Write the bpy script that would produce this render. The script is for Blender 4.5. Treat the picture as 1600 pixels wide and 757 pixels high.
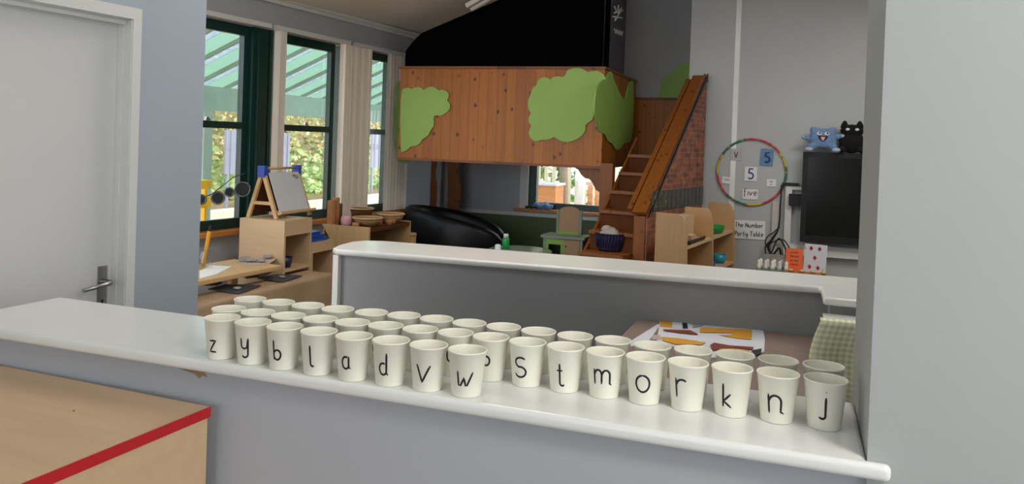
import bpy, bmesh, math, random
from mathutils import Vector, Matrix
random.seed(7)
S = bpy.context.scene; C = S.collection
R = math.radians; PI = math.pi
for o in list(bpy.data.objects): bpy.data.objects.remove(o)

# ------------------------------------------------------------------ camera, world, lights, exposure
CAMZ = 1.55; FPX = 1250.; CX = 800.; CY = 239.
yaw, pit, rol = R(19.7), R(0.78), R(2.03)
fw = Vector((-math.sin(yaw)*math.cos(pit), math.cos(yaw)*math.cos(pit), -math.sin(pit)))
r0 = Vector((math.cos(yaw), math.sin(yaw), 0)); u0 = r0.cross(fw)
rt = math.cos(rol)*r0 + math.sin(rol)*u0; up = -math.sin(rol)*r0 + math.cos(rol)*u0
cd = bpy.data.cameras.new('camera'); cam = bpy.data.objects.new('camera', cd); C.objects.link(cam)
cam.matrix_world = Matrix(((rt.x, up.x, -fw.x, 0), (rt.y, up.y, -fw.y, 0), (rt.z, up.z, -fw.z, CAMZ), (0, 0, 0, 1)))
cd.sensor_fit = 'HORIZONTAL'; cd.sensor_width = 36; cd.lens = 36*FPX/1600
cd.shift_y = -(378.5-CY)/1600; cd.clip_start = 0.05; cd.clip_end = 200
S.camera = cam

w = bpy.data.worlds.new('overcast'); S.world = w; w.use_nodes = True
bg = w.node_tree.nodes['Background']; bg.inputs[0].default_value = (0.90, 0.95, 1.0, 1); bg.inputs[1].default_value = 3.4
S.view_settings.view_transform = 'Standard'; S.view_settings.look = 'None'
S.view_settings.gamma = 1; S.view_settings.use_curve_mapping = False; S.view_settings.exposure = 0.30
PANELS = [(1.25, 0.35, 2.75, .5, 30), (0.9, 5.2, 2.95, 1.2, 24), (-1.6, 3.6, 3.0, 1.1, 16)]   # fill lamps added above the view for brightness: x, y, z, size, watts

# ------------------------------------------------------------------ measuring helpers (world frame: x along the worktop, y into the room)
def ray(px, py): return fw + rt*((px-CX)/FPX) - up*((py-CY)/FPX)
O3 = Vector((0, 0, CAMZ))
def aty(px, py, y): d = ray(px, py); return O3 + d*(y/d.y)
def atz(px, py, z): d = ray(px, py); return O3 + d*((z-CAMZ)/d.z)
def atx(px, py, x): d = ray(px, py); return O3 + d*(x/d.x)

# ------------------------------------------------------------------ materials
def srgb(c): return tuple(((v/255)/12.92 if v/255 <= .04045 else ((v/255+.055)/1.055)**2.4) for v in c)
MATS = {}
def mat(name, col, rough=.6, metal=0, var=0., vscale=6., bump=0., bscale=60., spec=.5, stretch=(1, 1, 1), sheen=0, emit=0, coat=0):
    if name in MATS: return MATS[name]
    m = bpy.data.materials.new(name); m.use_nodes = True; nt = m.node_tree; N = nt.nodes; L = nt.links
    b = N['Principled BSDF']; c = (*srgb(col), 1); b.inputs['Base Color'].default_value = c
    b.inputs['Roughness'].default_value = rough; b.inputs['Metallic'].default_value = metal
    b.inputs['Specular IOR Level'].default_value = spec; b.inputs['Coat Weight'].default_value = coat
    if sheen: b.inputs['Sheen Weight'].default_value = sheen
    if emit: b.inputs['Emission Color'].default_value = c; b.inputs['Emission Strength'].default_value = emit
    tc = N.new('ShaderNodeTexCoord'); mp = N.new('ShaderNodeMapping'); mp.inputs['Scale'].default_value = stretch
    L.new(tc.outputs['Object'], mp.inputs[0])
    if var:
        n = N.new('ShaderNodeTexNoise'); n.inputs['Scale'].default_value = vscale; n.inputs['Detail'].default_value = 5
        L.new(mp.outputs[0], n.inputs[0]); r = N.new('ShaderNodeValToRGB'); L.new(n.outputs[0], r.inputs[0])
        r.color_ramp.elements[0].position = .3; r.color_ramp.elements[1].position = .7
        r.color_ramp.elements[0].color = tuple(max(0, v*(1-var)) for v in c[:3])+(1,)
        r.color_ramp.elements[1].color = tuple(min(1, v*(1+var)) for v in c[:3])+(1,)
        L.new(r.outputs[0], b.inputs['Base Color'])
    if bump:
        n2 = N.new('ShaderNodeTexNoise'); n2.inputs['Scale'].default_value = bscale; n2.inputs['Detail'].default_value = 4
        L.new(mp.outputs[0], n2.inputs[0]); bp = N.new('ShaderNodeBump'); bp.inputs['Strength'].default_value = bump; bp.inputs['Distance'].default_value = .01
        L.new(n2.outputs[0], bp.inputs['Height']); L.new(bp.outputs[0], b.inputs['Normal'])
    MATS[name] = m; return m

def ramp_mat(name, rough=.6):
    m = bpy.data.materials.new(name); m.use_nodes = True; MATS[name] = m
    return m, m.node_tree.nodes, m.node_tree.links, m.node_tree.nodes['Principled BSDF']

def pine_mat(name, c1, c2, dark, axis='X', width=.09, rough=.45):
    """tongue and groove pine: planks side by side along one axis, grain along z, knots"""
    m, N, L, b = ramp_mat(name); b.inputs['Roughness'].default_value = rough
    tc = N.new('ShaderNodeTexCoord'); sp = N.new('ShaderNodeSeparateXYZ'); L.new(tc.outputs['Object'], sp.inputs[0])
    dv = N.new('ShaderNodeMath'); dv.operation = 'DIVIDE'; L.new(sp.outputs[axis], dv.inputs[0]); dv.inputs[1].default_value = width
    fl = N.new('ShaderNodeMath'); fl.operation = 'FLOOR'; L.new(dv.outputs[0], fl.inputs[0])
    fr = N.new('ShaderNodeMath'); fr.operation = 'FRACT'; L.new(dv.outputs[0], fr.inputs[0])
    wn = N.new('ShaderNodeTexWhiteNoise'); wn.noise_dimensions = '1D'; L.new(fl.outputs[0], wn.inputs['W'])
    mp = N.new('ShaderNodeMapping'); mp.inputs['Scale'].default_value = (28, 28, 1.6); L.new(tc.outputs['Object'], mp.inputs[0])
    add = N.new('ShaderNodeVectorMath'); add.operation = 'ADD'; L.new(mp.outputs[0], add.inputs[0]); L.new(wn.outputs['Color'], add.inputs[1])
    no = N.new('ShaderNodeTexNoise'); no.inputs['Scale'].default_value = 1.4; no.inputs['Detail'].default_value = 6; L.new(add.outputs[0], no.inputs[0])
    mx = N.new('ShaderNodeMix'); mx.data_type = 'RGBA'; mx.inputs[6].default_value = (*srgb(c1), 1); mx.inputs[7].default_value = (*srgb(c2), 1)
    a2 = N.new('ShaderNodeMath'); a2.operation = 'MULTIPLY_ADD'; L.new(wn.outputs['Value'], a2.inputs[0]); a2.inputs[1].default_value = .5; L.new(no.outputs[0], a2.inputs[2])
    a3 = N.new('ShaderNodeMath'); a3.operation = 'SUBTRACT'; a3.use_clamp = True; L.new(a2.outputs[0], a3.inputs[0]); a3.inputs[1].default_value = .25
    L.new(a3.outputs[0], mx.inputs[0])
    vo = N.new('ShaderNodeTexVoronoi'); vo.inputs['Scale'].default_value = 1; mp2 = N.new('ShaderNodeMapping'); mp2.inputs['Scale'].default_value = (11, 11, 8)
    L.new(tc.outputs['Object'], mp2.inputs[0]); L.new(mp2.outputs[0], vo.inputs['Vector'])
    kr = N.new('ShaderNodeMapRange'); kr.inputs[1].default_value = .08; kr.inputs[2].default_value = .19; kr.inputs[3].default_value = 1; kr.inputs[4].default_value = 0
    L.new(vo.outputs['Distance'], kr.inputs[0])
    m2 = N.new('ShaderNodeMix'); m2.data_type = 'RGBA'; L.new(kr.outputs[0], m2.inputs[0]); L.new(mx.outputs[2], m2.inputs[6]); m2.inputs[7].default_value = (*srgb(dark), 1)
    g = N.new('ShaderNodeMath'); g.operation = 'LESS_THAN'; L.new(fr.outputs[0], g.inputs[0]); g.inputs[1].default_value = .05
    m3 = N.new('ShaderNodeMix'); m3.data_type = 'RGBA'; L.new(g.outputs[0], m3.inputs[0]); L.new(m2.outputs[2], m3.inputs[6]); m3.inputs[7].default_value = (*[v*.45 for v in srgb(c1)], 1)
    L.new(m3.outputs[2], b.inputs['Base Color'])
    return m

def brick_mat(name):
    m, N, L, b = ramp_mat(name); b.inputs['Roughness'].default_value = .75
    tc = N.new('ShaderNodeTexCoord'); sp = N.new('ShaderNodeSeparateXYZ'); L.new(tc.outputs['Object'], sp.inputs[0])
    cb = N.new('ShaderNodeCombineXYZ'); L.new(sp.outputs['Y'], cb.inputs[0]); L.new(sp.outputs['Z'], cb.inputs[1])
    br = N.new('ShaderNodeTexBrick'); L.new(cb.outputs[0], br.inputs['Vector']); br.inputs['Scale'].default_value = 1
    br.inputs['Brick Width'].default_value = .16; br.inputs['Row Height'].default_value = .042; br.inputs['Mortar Size'].default_value = .0045
    br.inputs['Color1'].default_value = (*srgb((178, 108, 80)), 1); br.inputs['Color2'].default_value = (*srgb((132, 80, 66)), 1)
    br.inputs['Mortar'].default_value = (*srgb((150, 122, 106)), 1)
    no = N.new('ShaderNodeTexNoise'); no.inputs['Scale'].default_value = 14; L.new(tc.outputs['Object'], no.inputs[0])
    mx = N.new('ShaderNodeMix'); mx.data_type = 'RGBA'; mx.blend_type = 'MULTIPLY'; mx.inputs[0].default_value = .7
    rr = N.new('ShaderNodeValToRGB'); rr.color_ramp.elements[0].color = (.45, .45, .48, 1); rr.color_ramp.elements[1].color = (1.4, 1.3, 1.25, 1); rr.color_ramp.elements[0].position = .3; rr.color_ramp.elements[1].position = .7
    L.new(no.outputs[0], rr.inputs[0]); L.new(br.outputs[0], mx.inputs[6]); L.new(rr.outputs[0], mx.inputs[7]); L.new(mx.outputs[2], b.inputs['Base Color'])
    return m

def gingham_mat(name):
    m, N, L, b = ramp_mat(name); b.inputs['Roughness'].default_value = .9
    tc = N.new('ShaderNodeTexCoord'); uv = tc.outputs['UV']; sp = N.new('ShaderNodeSeparateXYZ'); L.new(uv, sp.inputs[0])
    hs = []
    for ax in ('X', 'Y'):
        d = N.new('ShaderNodeMath'); d.operation = 'MULTIPLY'; L.new(sp.outputs[ax], d.inputs[0]); d.inputs[1].default_value = 1/.021
        f = N.new('ShaderNodeMath'); f.operation = 'FRACT'; L.new(d.outputs[0], f.inputs[0])
        g = N.new('ShaderNodeMath'); g.operation = 'LESS_THAN'; L.new(f.outputs[0], g.inputs[0]); g.inputs[1].default_value = .5; hs.append(g)
    a = N.new('ShaderNodeMath'); a.operation = 'ADD'; L.new(hs[0].outputs[0], a.inputs[0]); L.new(hs[1].outputs[0], a.inputs[1])
    h = N.new('ShaderNodeMath'); h.operation = 'MULTIPLY'; L.new(a.outputs[0], h.inputs[0]); h.inputs[1].default_value = .5
    mx = N.new('ShaderNodeMix'); mx.data_type = 'RGBA'; mx.inputs[6].default_value = (*srgb((248, 248, 226)), 1); mx.inputs[7].default_value = (*srgb((210, 214, 166)), 1)
    L.new(h.outputs[0], mx.inputs[0]); L.new(mx.outputs[2], b.inputs['Base Color'])
    return m

def leaf_mat(name, c1, c2, c3, scale=9):
    m, N, L, b = ramp_mat(name); b.inputs['Roughness'].default_value = .7
    oi = N.new('ShaderNodeTexCoord'); no = N.new('ShaderNodeTexNoise'); no.inputs['Scale'].default_value = scale; no.inputs['Detail'].default_value = 3
    L.new(oi.outputs['Object'], no.inputs[0]); r = N.new('ShaderNodeValToRGB'); e = r.color_ramp.elements
    e[0].position = .35; e[0].color = (*srgb(c1), 1); e[1].position = .65; e[1].color = (*srgb(c3), 1)
    k = e.new(.5); k.color = (*srgb(c2), 1); L.new(no.outputs[0], r.inputs[0]); L.new(r.outputs[0], b.inputs['Base Color'])
    b.inputs['Transmission Weight'].default_value = 0
    return m

def tint_mat():
    m = poly_mat(); m.name = 'green_tinted_sheet'; m.node_tree.nodes['Translucent BSDF'].inputs[0].default_value = (.46, .58, .51, 1); m.node_tree.nodes['Transparent BSDF'].inputs[0].default_value = (.38, .50, .44, 1); m.node_tree.nodes['Mix Shader'].inputs[0].default_value = .55; return m
def glass_mat():
    m = bpy.data.materials.new('window_glass'); m.use_nodes = True; N = m.node_tree.nodes; L = m.node_tree.links; N.clear()
    o = N.new('ShaderNodeOutputMaterial'); t = N.new('ShaderNodeBsdfTransparent'); t.inputs[0].default_value = (.96, .975, .97, 1)
    g = N.new('ShaderNodeBsdfGlossy'); g.inputs['Roughness'].default_value = .02; x = N.new('ShaderNodeMixShader'); x.inputs[0].default_value = .05
    L.new(t.outputs[0], x.inputs[1]); L.new(g.outputs[0], x.inputs[2]); L.new(x.outputs[0], o.inputs[0]); return m
def poly_mat():
    m = bpy.data.materials.new('polycarbonate_sheet'); m.use_nodes = True; N = m.node_tree.nodes; L = m.node_tree.links; N.clear()
    o = N.new('ShaderNodeOutputMaterial'); t = N.new('ShaderNodeBsdfTranslucent'); t.inputs[0].default_value = (.60, .68, .76, 1)
    t2 = N.new('ShaderNodeBsdfTransparent'); t2.inputs[0].default_value = (.60, .67, .75, 1)
    x = N.new('ShaderNodeMixShader'); x.inputs[0].default_value = .8
    L.new(t.outputs[0], x.inputs[1]); L.new(t2.outputs[0], x.inputs[2]); L.new(x.outputs[0], o.inputs[0]); return m

M = dict(
 wall=mat('grey_wall_paint', (178, 181, 187), .55, var=.03, vscale=2.5, bump=.05, bscale=35),
 wallr=mat('pale_grey_wall_paint', (186, 190, 190), .5, var=.03, vscale=2, bump=.05, bscale=40),
 wallp=mat('cool_grey_wall_paint', (172, 175, 174), .5, var=.03, vscale=2, bump=.05, bscale=40),
 wallblue=mat('blue_grey_wall_paint', (170, 180, 192), .5, var=.02, vscale=2, bump=.04, bscale=40),
 nook=mat('mid_grey_wall_paint', (156, 158, 158), .6, var=.03, vscale=2),
 ceil=mat('cream_ceiling_paint', (236, 228, 216), .8, var=.02, vscale=3),
 floor=mat('grey_vinyl_floor', (120, 112, 104), .5, var=.08, vscale=8),
 gloss=mat('white_gloss_paint', (236, 237, 234), .22, var=.02, vscale=6, bump=.04, bscale=9, coat=.1),
 satin=mat('white_satin_paint', (222, 222, 218), .4),
 door=mat('pale_grey_door_paint', (216, 216, 214), .5, var=.02, vscale=3, bump=.03, bscale=12),
 metal=mat('satin_steel', (170, 170, 172), .35, 1),
 dark=mat('dark_plastic', (18, 18, 20), .45),
 screen=mat('screen_glass', (10, 11, 10), .18, spec=.6),
 paper=mat('cream_cup_paper', (246, 243, 228), .55, var=.01, vscale=20, bump=.02, bscale=200),
 ink=mat('black_marker_ink', (12, 12, 16), .5),
 blueink=mat('blue_marker_ink', (28, 70, 120), .5), greenink=mat('dark_green_marker_ink', (14, 50, 40), .5), redink=mat('red_marker_ink', (120, 30, 50), .5),
 white=mat('white_paper', (238, 238, 238), .7), laminate=mat('clear_laminate', (175, 175, 178), .25),
 pine=pine_mat('varnished_pine_planks', (188, 114, 28), (150, 84, 16), (70, 30, 8), 'X', .088),
 piney=pine_mat('varnished_pine_side', (180, 106, 26), (138, 76, 14), (66, 32, 12), 'Y', .088),
 pineb=pine_mat('varnished_pine_boards', (146, 84, 26), (108, 58, 16), (80, 40, 14), 'X', 5.3),
 maple=mat('maple_laminate', (208, 176, 138), .4, var=.06, vscale=3, stretch=(1, 8, 8)),
 birch=mat('birch_ply', (205, 168, 118), .45, var=.08, vscale=4, stretch=(8, 8, 1)),
 cork=mat('brown_shelf_laminate', (186, 148, 104), .5, var=.05, vscale=6, stretch=(6, 6, 1)),
 sillw=mat('orange_varnished_sill', (205, 130, 62), .35, var=.12, vscale=5, stretch=(6, 1, 6)),
 red=mat('red_edging', (190, 20, 28), .35), redp=mat('red_plastic', (150, 20, 25), .5),
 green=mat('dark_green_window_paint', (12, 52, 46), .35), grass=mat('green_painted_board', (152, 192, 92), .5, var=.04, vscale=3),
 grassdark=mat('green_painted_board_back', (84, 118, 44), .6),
 dado=mat('olive_dado_paint', (92, 106, 62), .6), black=mat('black_fabric', (9, 9, 10), .95, sheen=.0, spec=.1),
 blackstrip=mat('charcoal_fabric', (120, 120, 126), .95, spec=.1), leather=mat('black_leather', (12, 13, 20), .42, spec=.35),
 blind=mat('cream_blind_fabric', (238, 228, 212), .8, var=.03, vscale=2, stretch=(1, 1, .2)),
 kraft=mat('brown_kraft_paper', (220, 192, 156), .8, var=.04, vscale=7, bump=.25, bscale=5),
 slate=mat('dark_slate', (66, 70, 76), .6, var=.1, vscale=20), bluep=mat('blue_plastic', (34, 74, 168), .35), navy=mat('navy_plastic', (30, 34, 70), .4),
 cyan=mat('cyan_plastic', (36, 150, 180), .35), greenp=mat('green_plastic', (24, 150, 70), .35), tabletop=mat('sage_table_top', (128, 150, 132), .25),
 whiteboard=mat('whiteboard', (206, 208, 212), .3, var=.03, vscale=9), yellow=mat('yellow_plastic', (244, 200, 20), .5), orange=mat('orange_paint', (222, 150, 34), .6),
 woodtoy=mat('oiled_wood', (186, 128, 76), .5, var=.15, vscale=9), wicker=mat('wicker', (176, 134, 88), .8, var=.25, vscale=60, bump=.6, bscale=90),
 darkwood=mat('dark_brown_wood', (96, 54, 24), .75, spec=.2, var=.15, vscale=6), orangecard=mat('orange_card', (246, 112, 66), .6), stone=mat('grey_stone', (150, 145, 138), .8, var=.2, vscale=30),
 wooltable=mat('walnut_table_top', (142, 122, 112), .4, var=.08, vscale=5, stretch=(1, 7, 1)), skyblue=mat('light_blue_plush', (112, 146, 190), .95, var=.12, vscale=40, bump=.5, bscale=120, sheen=.4),
 plushw=mat('pale_blue_plush', (176, 196, 222), .95, bump=.5, bscale=120), plushb=mat('black_plush', (14, 13, 14), .95, bump=.5, bscale=120), pink=mat('pink_felt', (226, 176, 186), .8), maroon=mat('dark_mouth_felt', (44, 22, 36), .8),
 greenframe=mat('green_outdoor_paint', (134, 160, 148), .6, var=.08, vscale=5), patio=mat('terracotta_patio', (216, 170, 144), .8, var=.1, vscale=4), gravel=mat('pale_gravel', (220, 208, 190), .9, var=.15, vscale=8),
 outwall=mat('outdoor_render', (190, 178, 150), .9, var=.2, vscale=5), greypanel=mat('grey_blue_panel', (140, 146, 164), .7, var=.05, vscale=3), fence=mat('pale_timber', (236, 222, 196), .8, var=.08, vscale=5), fencebrown=mat('orange_timber', (206, 140, 90), .8, var=.1, vscale=5),
 trunk=mat('tree_bark', (150, 132, 112), .9, var=.2, vscale=20), ivy=leaf_mat('ivy_leaves', (110, 140, 80), (178, 184, 120), (226, 196, 146), 5), ivyg=leaf_mat('green_leaves', (110, 150, 90), (158, 190, 120), (210, 220, 160), 4),
 brick=brick_mat('printed_brick'), gingham=gingham_mat('gingham_cloth'), glass=glass_mat(), poly=poly_mat(), tint=tint_mat(), stripgreen=mat('photo_strip_grey', (84, 80, 78), .4, var=.35, vscale=16),
 ochre=mat('ochre_collage', (214, 152, 34), .7), rust=mat('rust_collage', (128, 50, 30), .7), greycol=mat('grey_collage', (160, 160, 172), .7), blackcol=mat('black_collage', (28, 28, 34), .7), beigecol=mat('beige_collage', (190, 170, 158), .7), offwhite=mat('off_white_collage', (216, 218, 226), .6),
 diamond=mat('red_print', (178, 24, 60), .6), tubelit=mat('white_light_batten', (225, 222, 215), .4), mirror=mat('dark_mirror', (40, 42, 44), .25, .2), silver=mat('silver_rim', (110, 110, 110), .3, 1), lime=mat('lime_plastic', (170, 200, 60), .5), chip=mat('bare_plaster_chip', (150, 128, 100), .9),
 clearp=glass_mat(), lamp=mat('lamp_diffuser', (255, 252, 245), .5, emit=1.6), greyfab=mat('grey_white_cloth', (176, 168, 160), .9, var=.1, vscale=12), khaki=mat('khaki_board', (150, 120, 92), .7, var=.05, vscale=6), greygreen=mat('grey_green_paint', (112, 124, 116), .5), leafgreen=mat('lime_green_trim', (110, 150, 50), .5),
 cable=mat('black_cable', (16, 16, 18), .5), trunking=mat('cream_trunking', (200, 196, 186), .45), stickr=mat('red_tape', (206, 60, 70), .4), stickg=mat('green_tape', (30, 120, 90), .4), sticky=mat('yellow_tape', (206, 190, 60), .4))

# ------------------------------------------------------------------ mesh helpers
def NB(): return bmesh.new()
def box(bm, x0, x1, y0, y1, z0, z1, m=None, mi=0):
    vs = [bm.verts.new((x, y, z)) for x in (x0, x1) for y in (y0, y1) for z in (z0, z1)]
    if m is not None:
        for v in vs: v.co = m @ v.co
    for q in ((0, 1, 3, 2), (4, 6, 7, 5), (0, 4, 5, 1), (2, 3, 7, 6), (0, 2, 6, 4), (1, 5, 7, 3)):
        f = bm.faces.new([vs[i] for i in q]); f.material_index = mi
    return vs
def bevel(bm, w, seg=2, ang=40):
    es = [e for e in bm.edges if len(e.link_faces) == 2 and e.calc_face_angle(0) > R(ang)]
    if es: bmesh.ops.bevel(bm, geom=es, offset=w, segments=seg, affect='EDGES', profile=.5, clamp_overlap=True)
    return bm
def bbox(x0, x1, y0, y1, z0, z1, bv=.004, seg=2):
    bm = NB(); box(bm, x0, x1, y0, y1, z0, z1); return bevel(bm, bv, seg)
def tube(bm, pts, r, n=10, cap=True, mi=0, flat=None):
    pts = [Vector(p) for p in pts]; rs = r if isinstance(r, (list, tuple)) else [r]*len(pts); rings = []
    prev = None
    for i, p in enumerate(pts):
        t = (pts[min(i+1, len(pts)-1)] - pts[max(i-1, 0)]).normalized()
        if prev is None:
            a = Vector((0, 0, 1)) if abs(t.z) < .9 else Vector((1, 0, 0)); a = (a - t*a.dot(t)).normalized()
        else:
            a = (prev - t*prev.dot(t)); a = a.normalized() if a.length > 1e-6 else Vector((1, 0, 0))
        prev = a; b = t.cross(a)
        rings.append([bm.verts.new(p + (a*math.cos(2*PI*k/n) + b*math.sin(2*PI*k/n))*rs[i]) for k in range(n)])
    for i in range(len(rings)-1):
        for k in range(n):
            f = bm.faces.new((rings[i][k], rings[i][(k+1) % n], rings[i+1][(k+1) % n], rings[i+1][k])); f.material_index = mi; f.smooth = True
    if cap:
        for rg in (rings[0][::-1], rings[-1]):
            f = bm.faces.new(rg); f.material_index = mi
    return bm
def lathe(bm, prof, n=40, c=(0, 0, 0), close=False, mi=0, sx=1, sy=1):
    c = Vector(c); rings = []
    for (r, z) in prof:
        if r < 1e-6: rings.append([bm.verts.new(c + Vector((0, 0, z)))])
        else: rings.append([bm.verts.new(c + Vector((r*sx*math.cos(2*PI*k/n), r*sy*math.sin(2*PI*k/n), z))) for k in range(n)])
    for a, b in zip(rings, rings[1:]):
        for k in range(n):
            vs = [a[k % len(a)], a[(k+1) % len(a)], b[(k+1) % len(b)], b[k % len(b)]]
            u = []
            for v in vs:
                if v not in u: u.append(v)
            if len(u) > 2:
                f = bm.faces.new(u); f.smooth = True; f.material_index = mi
    return bm
def prism(bm, pts, ext, mi=0):
    """extrude a closed outline of 3-D points by the vector ext"""
    e = Vector(ext); a = [bm.verts.new(Vector(p)) for p in pts]; b = [bm.verts.new(Vector(p)+e) for p in pts]; n = len(a)
    fs = [bm.faces.new(a), bm.faces.new(b[::-1])]
    for i in range(n): fs.append(bm.faces.new((a[i], b[i], b[(i+1) % n], a[(i+1) % n])))
    for f in fs: f.material_index = mi
    bmesh.ops.recalc_face_normals(bm, faces=fs); return bm
def blob(bm, c, r, m=None, sub=3, mi=0):
    g = bmesh.ops.create_icosphere(bm, subdivisions=sub, radius=1)
    for v in g['verts']:
        q = Vector((v.co.x*r[0], v.co.y*r[1], v.co.z*r[2])); v.co = (m @ q if m else q) + Vector(c)
    for f in set(f for v in g['verts'] for f in v.link_faces): f.smooth = True; f.material_index = mi
    return bm
def tagp(o, label=None, cat=None, group=None, kind=None):
    if label: o['label'] = label
    if cat: o['category'] = cat
    if group: o['group'] = group
    if kind: o['kind'] = kind
    return o
def thing(name, label, cat, loc=(0, 0, 0), rotz=0, group=None):
    o = bpy.data.objects.new(name, None); C.objects.link(o); o.empty_display_size = .05
    o.location = loc; o.rotation_euler = (0, 0, rotz); return tagp(o, label, cat, group)
def mesh_from(name, bm, mats):
    bmesh.ops.recalc_face_normals(bm, faces=bm.faces)
    me = bpy.data.meshes.new(name); bm.to_mesh(me); bm.free()
    for m in (mats if isinstance(mats, (list, tuple)) else [mats]): me.materials.append(M[m] if isinstance(m, str) else m)
    return me
def obj(name, bm, mats, parent=None, world=False, label=None, smooth=False):
    me = mesh_from(name, bm, mats)
    if smooth:
        for p in me.polygons: p.use_smooth = True
    o = bpy.data.objects.new(name, me); C.objects.link(o)
    if parent:
        o.parent = parent
        if world:
            root = parent
            mw = Matrix.Translation(root.location) @ root.rotation_euler.to_matrix().to_4x4() if root.parent is None else Matrix.Translation(root.parent.location) @ root.parent.rotation_euler.to_matrix().to_4x4()
            me.transform(mw.inverted())
    else:
        xs = [v.co.x for v in me.vertices]; ys = [v.co.y for v in me.vertices]; zs = [v.co.z for v in me.vertices]
        c = Vector(((min(xs)+max(xs))/2, (min(ys)+max(ys))/2, min(zs))); me.transform(Matrix.Translation(-c)); o.location = c
    if label: o['label'] = label
    return o
def single(name, bm, mats, label, cat, group=None, smooth=False): return tagp(obj(name, bm, mats, smooth=smooth), label, cat, group)
def struct(name, bm, mats, parent=None, smooth=False):
    o = obj(name, bm, mats, parent, world=bool(parent), smooth=smooth)
    if not parent: o['kind'] = 'structure'
    return o
def sph(bm, a, b, n=0): pass

# ------------------------------------------------------------------ handwriting: strokes in units of the x-height
def arc(cx, cy, rx, ry, a0, a1, n=12): return [(cx+rx*math.cos(R(a0+(a1-a0)*i/n)), cy+ry*math.sin(R(a0+(a1-a0)*i/n))) for i in range(n+1)]
G = {
 'z': [[(0, .98), (.62, 1.0), (.02, .02), (.7, 0)]],
 'y': [[(0, 1), (.0, .55)] + arc(.28, .45, .28, .28, 190, 330, 6) + [(.6, 1)], [(.6, 1), (.6, -.25)] + arc(.32, -.3, .28, .25, 0, -160, 8)],
 'b': [[(0, 1.7), (.03, 0)], arc(.34, .45, .33, .42, 160, -170, 16)],
 'l': [[(0, 1.7), (.04, .3)] + arc(.25, .22, .21, .2, 190, 300, 6)],
 'a': [arc(.33, .48, .33, .48, 60, 340, 16), [(.58, 1), (.58, .15), (.75, .02)]],
 'd': [arc(.33, .45, .33, .44, 60, 330, 16), [(.6, 1.65), (.6, .12), (.75, .0)]],
 'v': [[(0, 1), (.32, 0), (.8, .95)]],
 'w': [[(0, 1), (.06, .05), (.22, .02), (.48, .55), (.6, .02), (.72, .05), (1.1, .95)]],
 'p': [[(0, 1), (0, -.6)], arc(.3, .52, .32, .42, 150, -150, 14)],
 's': [arc(.34, .76, .3, .25, 40, 250, 10) + arc(.3, .27, .33, .27, 75, -160, 10)],
 't': [[(.22, 1.6), (.25, .25)] + arc(.46, .22, .21, .22, 190, 320, 6), [(0, 1.08), (.45, 1.1)]],
 'm': [[(0, 1), (.03, 0)], [(.03, .6)] + arc(.28, .62, .24, .34, 160, 0, 8) + [(.52, .05)], [(.52, .6)] + arc(.8, .62, .26, .34, 160, 0, 8) + [(1.08, .1), (1.2, .0)]],
 'o': [arc(.42, .5, .42, .5, 90, 455, 20)],
 'r': [[(0, 1), (.04, 0)], [(.03, .62)] + arc(.36, .6, .32, .36, 165, 50, 8)],
 'k': [[(.02, 1.65), (0, 0)], [(.55, .95), (.05, .42), (.62, 0)]],
 'n': [[(0, 1), (.04, 0)], [(.03, .6)] + arc(.36, .6, .32, .36, 165, 0, 8) + [(.68, .12), (.85, .03)]],
 'j': [[(.35, 1), (.35, -.2)] + arc(.12, -.25, .24, .22, 0, -150, 8), [(.36, 1.4), (.35, 1.36)]],
 'u': [[(0, 1), (.02, .35)] + arc(.3, .32, .28, .3, 185, 350, 8) + [(.6, 1)], [(.6, 1), (.62, .1), (.76, 0)]],
 'e': [[(.05, .48), (.6, .55)] + arc(.34, .5, .3, .48, 10, 320, 14)],
 'c': [arc(.36, .5, .34, .48, 50, 310, 14)],
 'h': [[(0, 1.7), (.02, 0)], [(.03, .6)] + arc(.32, .6, .28, .36, 165, 0, 8) + [(.6, 0)]],
 'f': [arc(.42, 1.4, .22, .24, 40, 180, 8) + [(.2, .9), (.16, -.4)], [(0, .95), (.5, 1)]],
 'i': [[(.1, 1), (.12, .0)], [(.1, 1.4), (.11, 1.36)]],
 'T': [[(0, 1.6), (.95, 1.66)], [(.47, 1.62), (.45, 0)]],
 'N': [[(0, 0), (.04, 1.6), (.8, .02), (.82, 1.62)]],
 'P': [[(.04, 0), (0, 1.6)], arc(.32, 1.2, .38, .38, 130, -130, 12)],
 'V': [[(0, 1.6), (.42, 0), (.9, 1.6)]],
 '5': [[(.78, 1.62), (.16, 1.6), (.1, .95)] + arc(.36, .52, .42, .46, 110, -140, 14)],
 'x': [[(0, 1), (.6, 0)], [(.6, 1), (0, 0)]],
}
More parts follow.
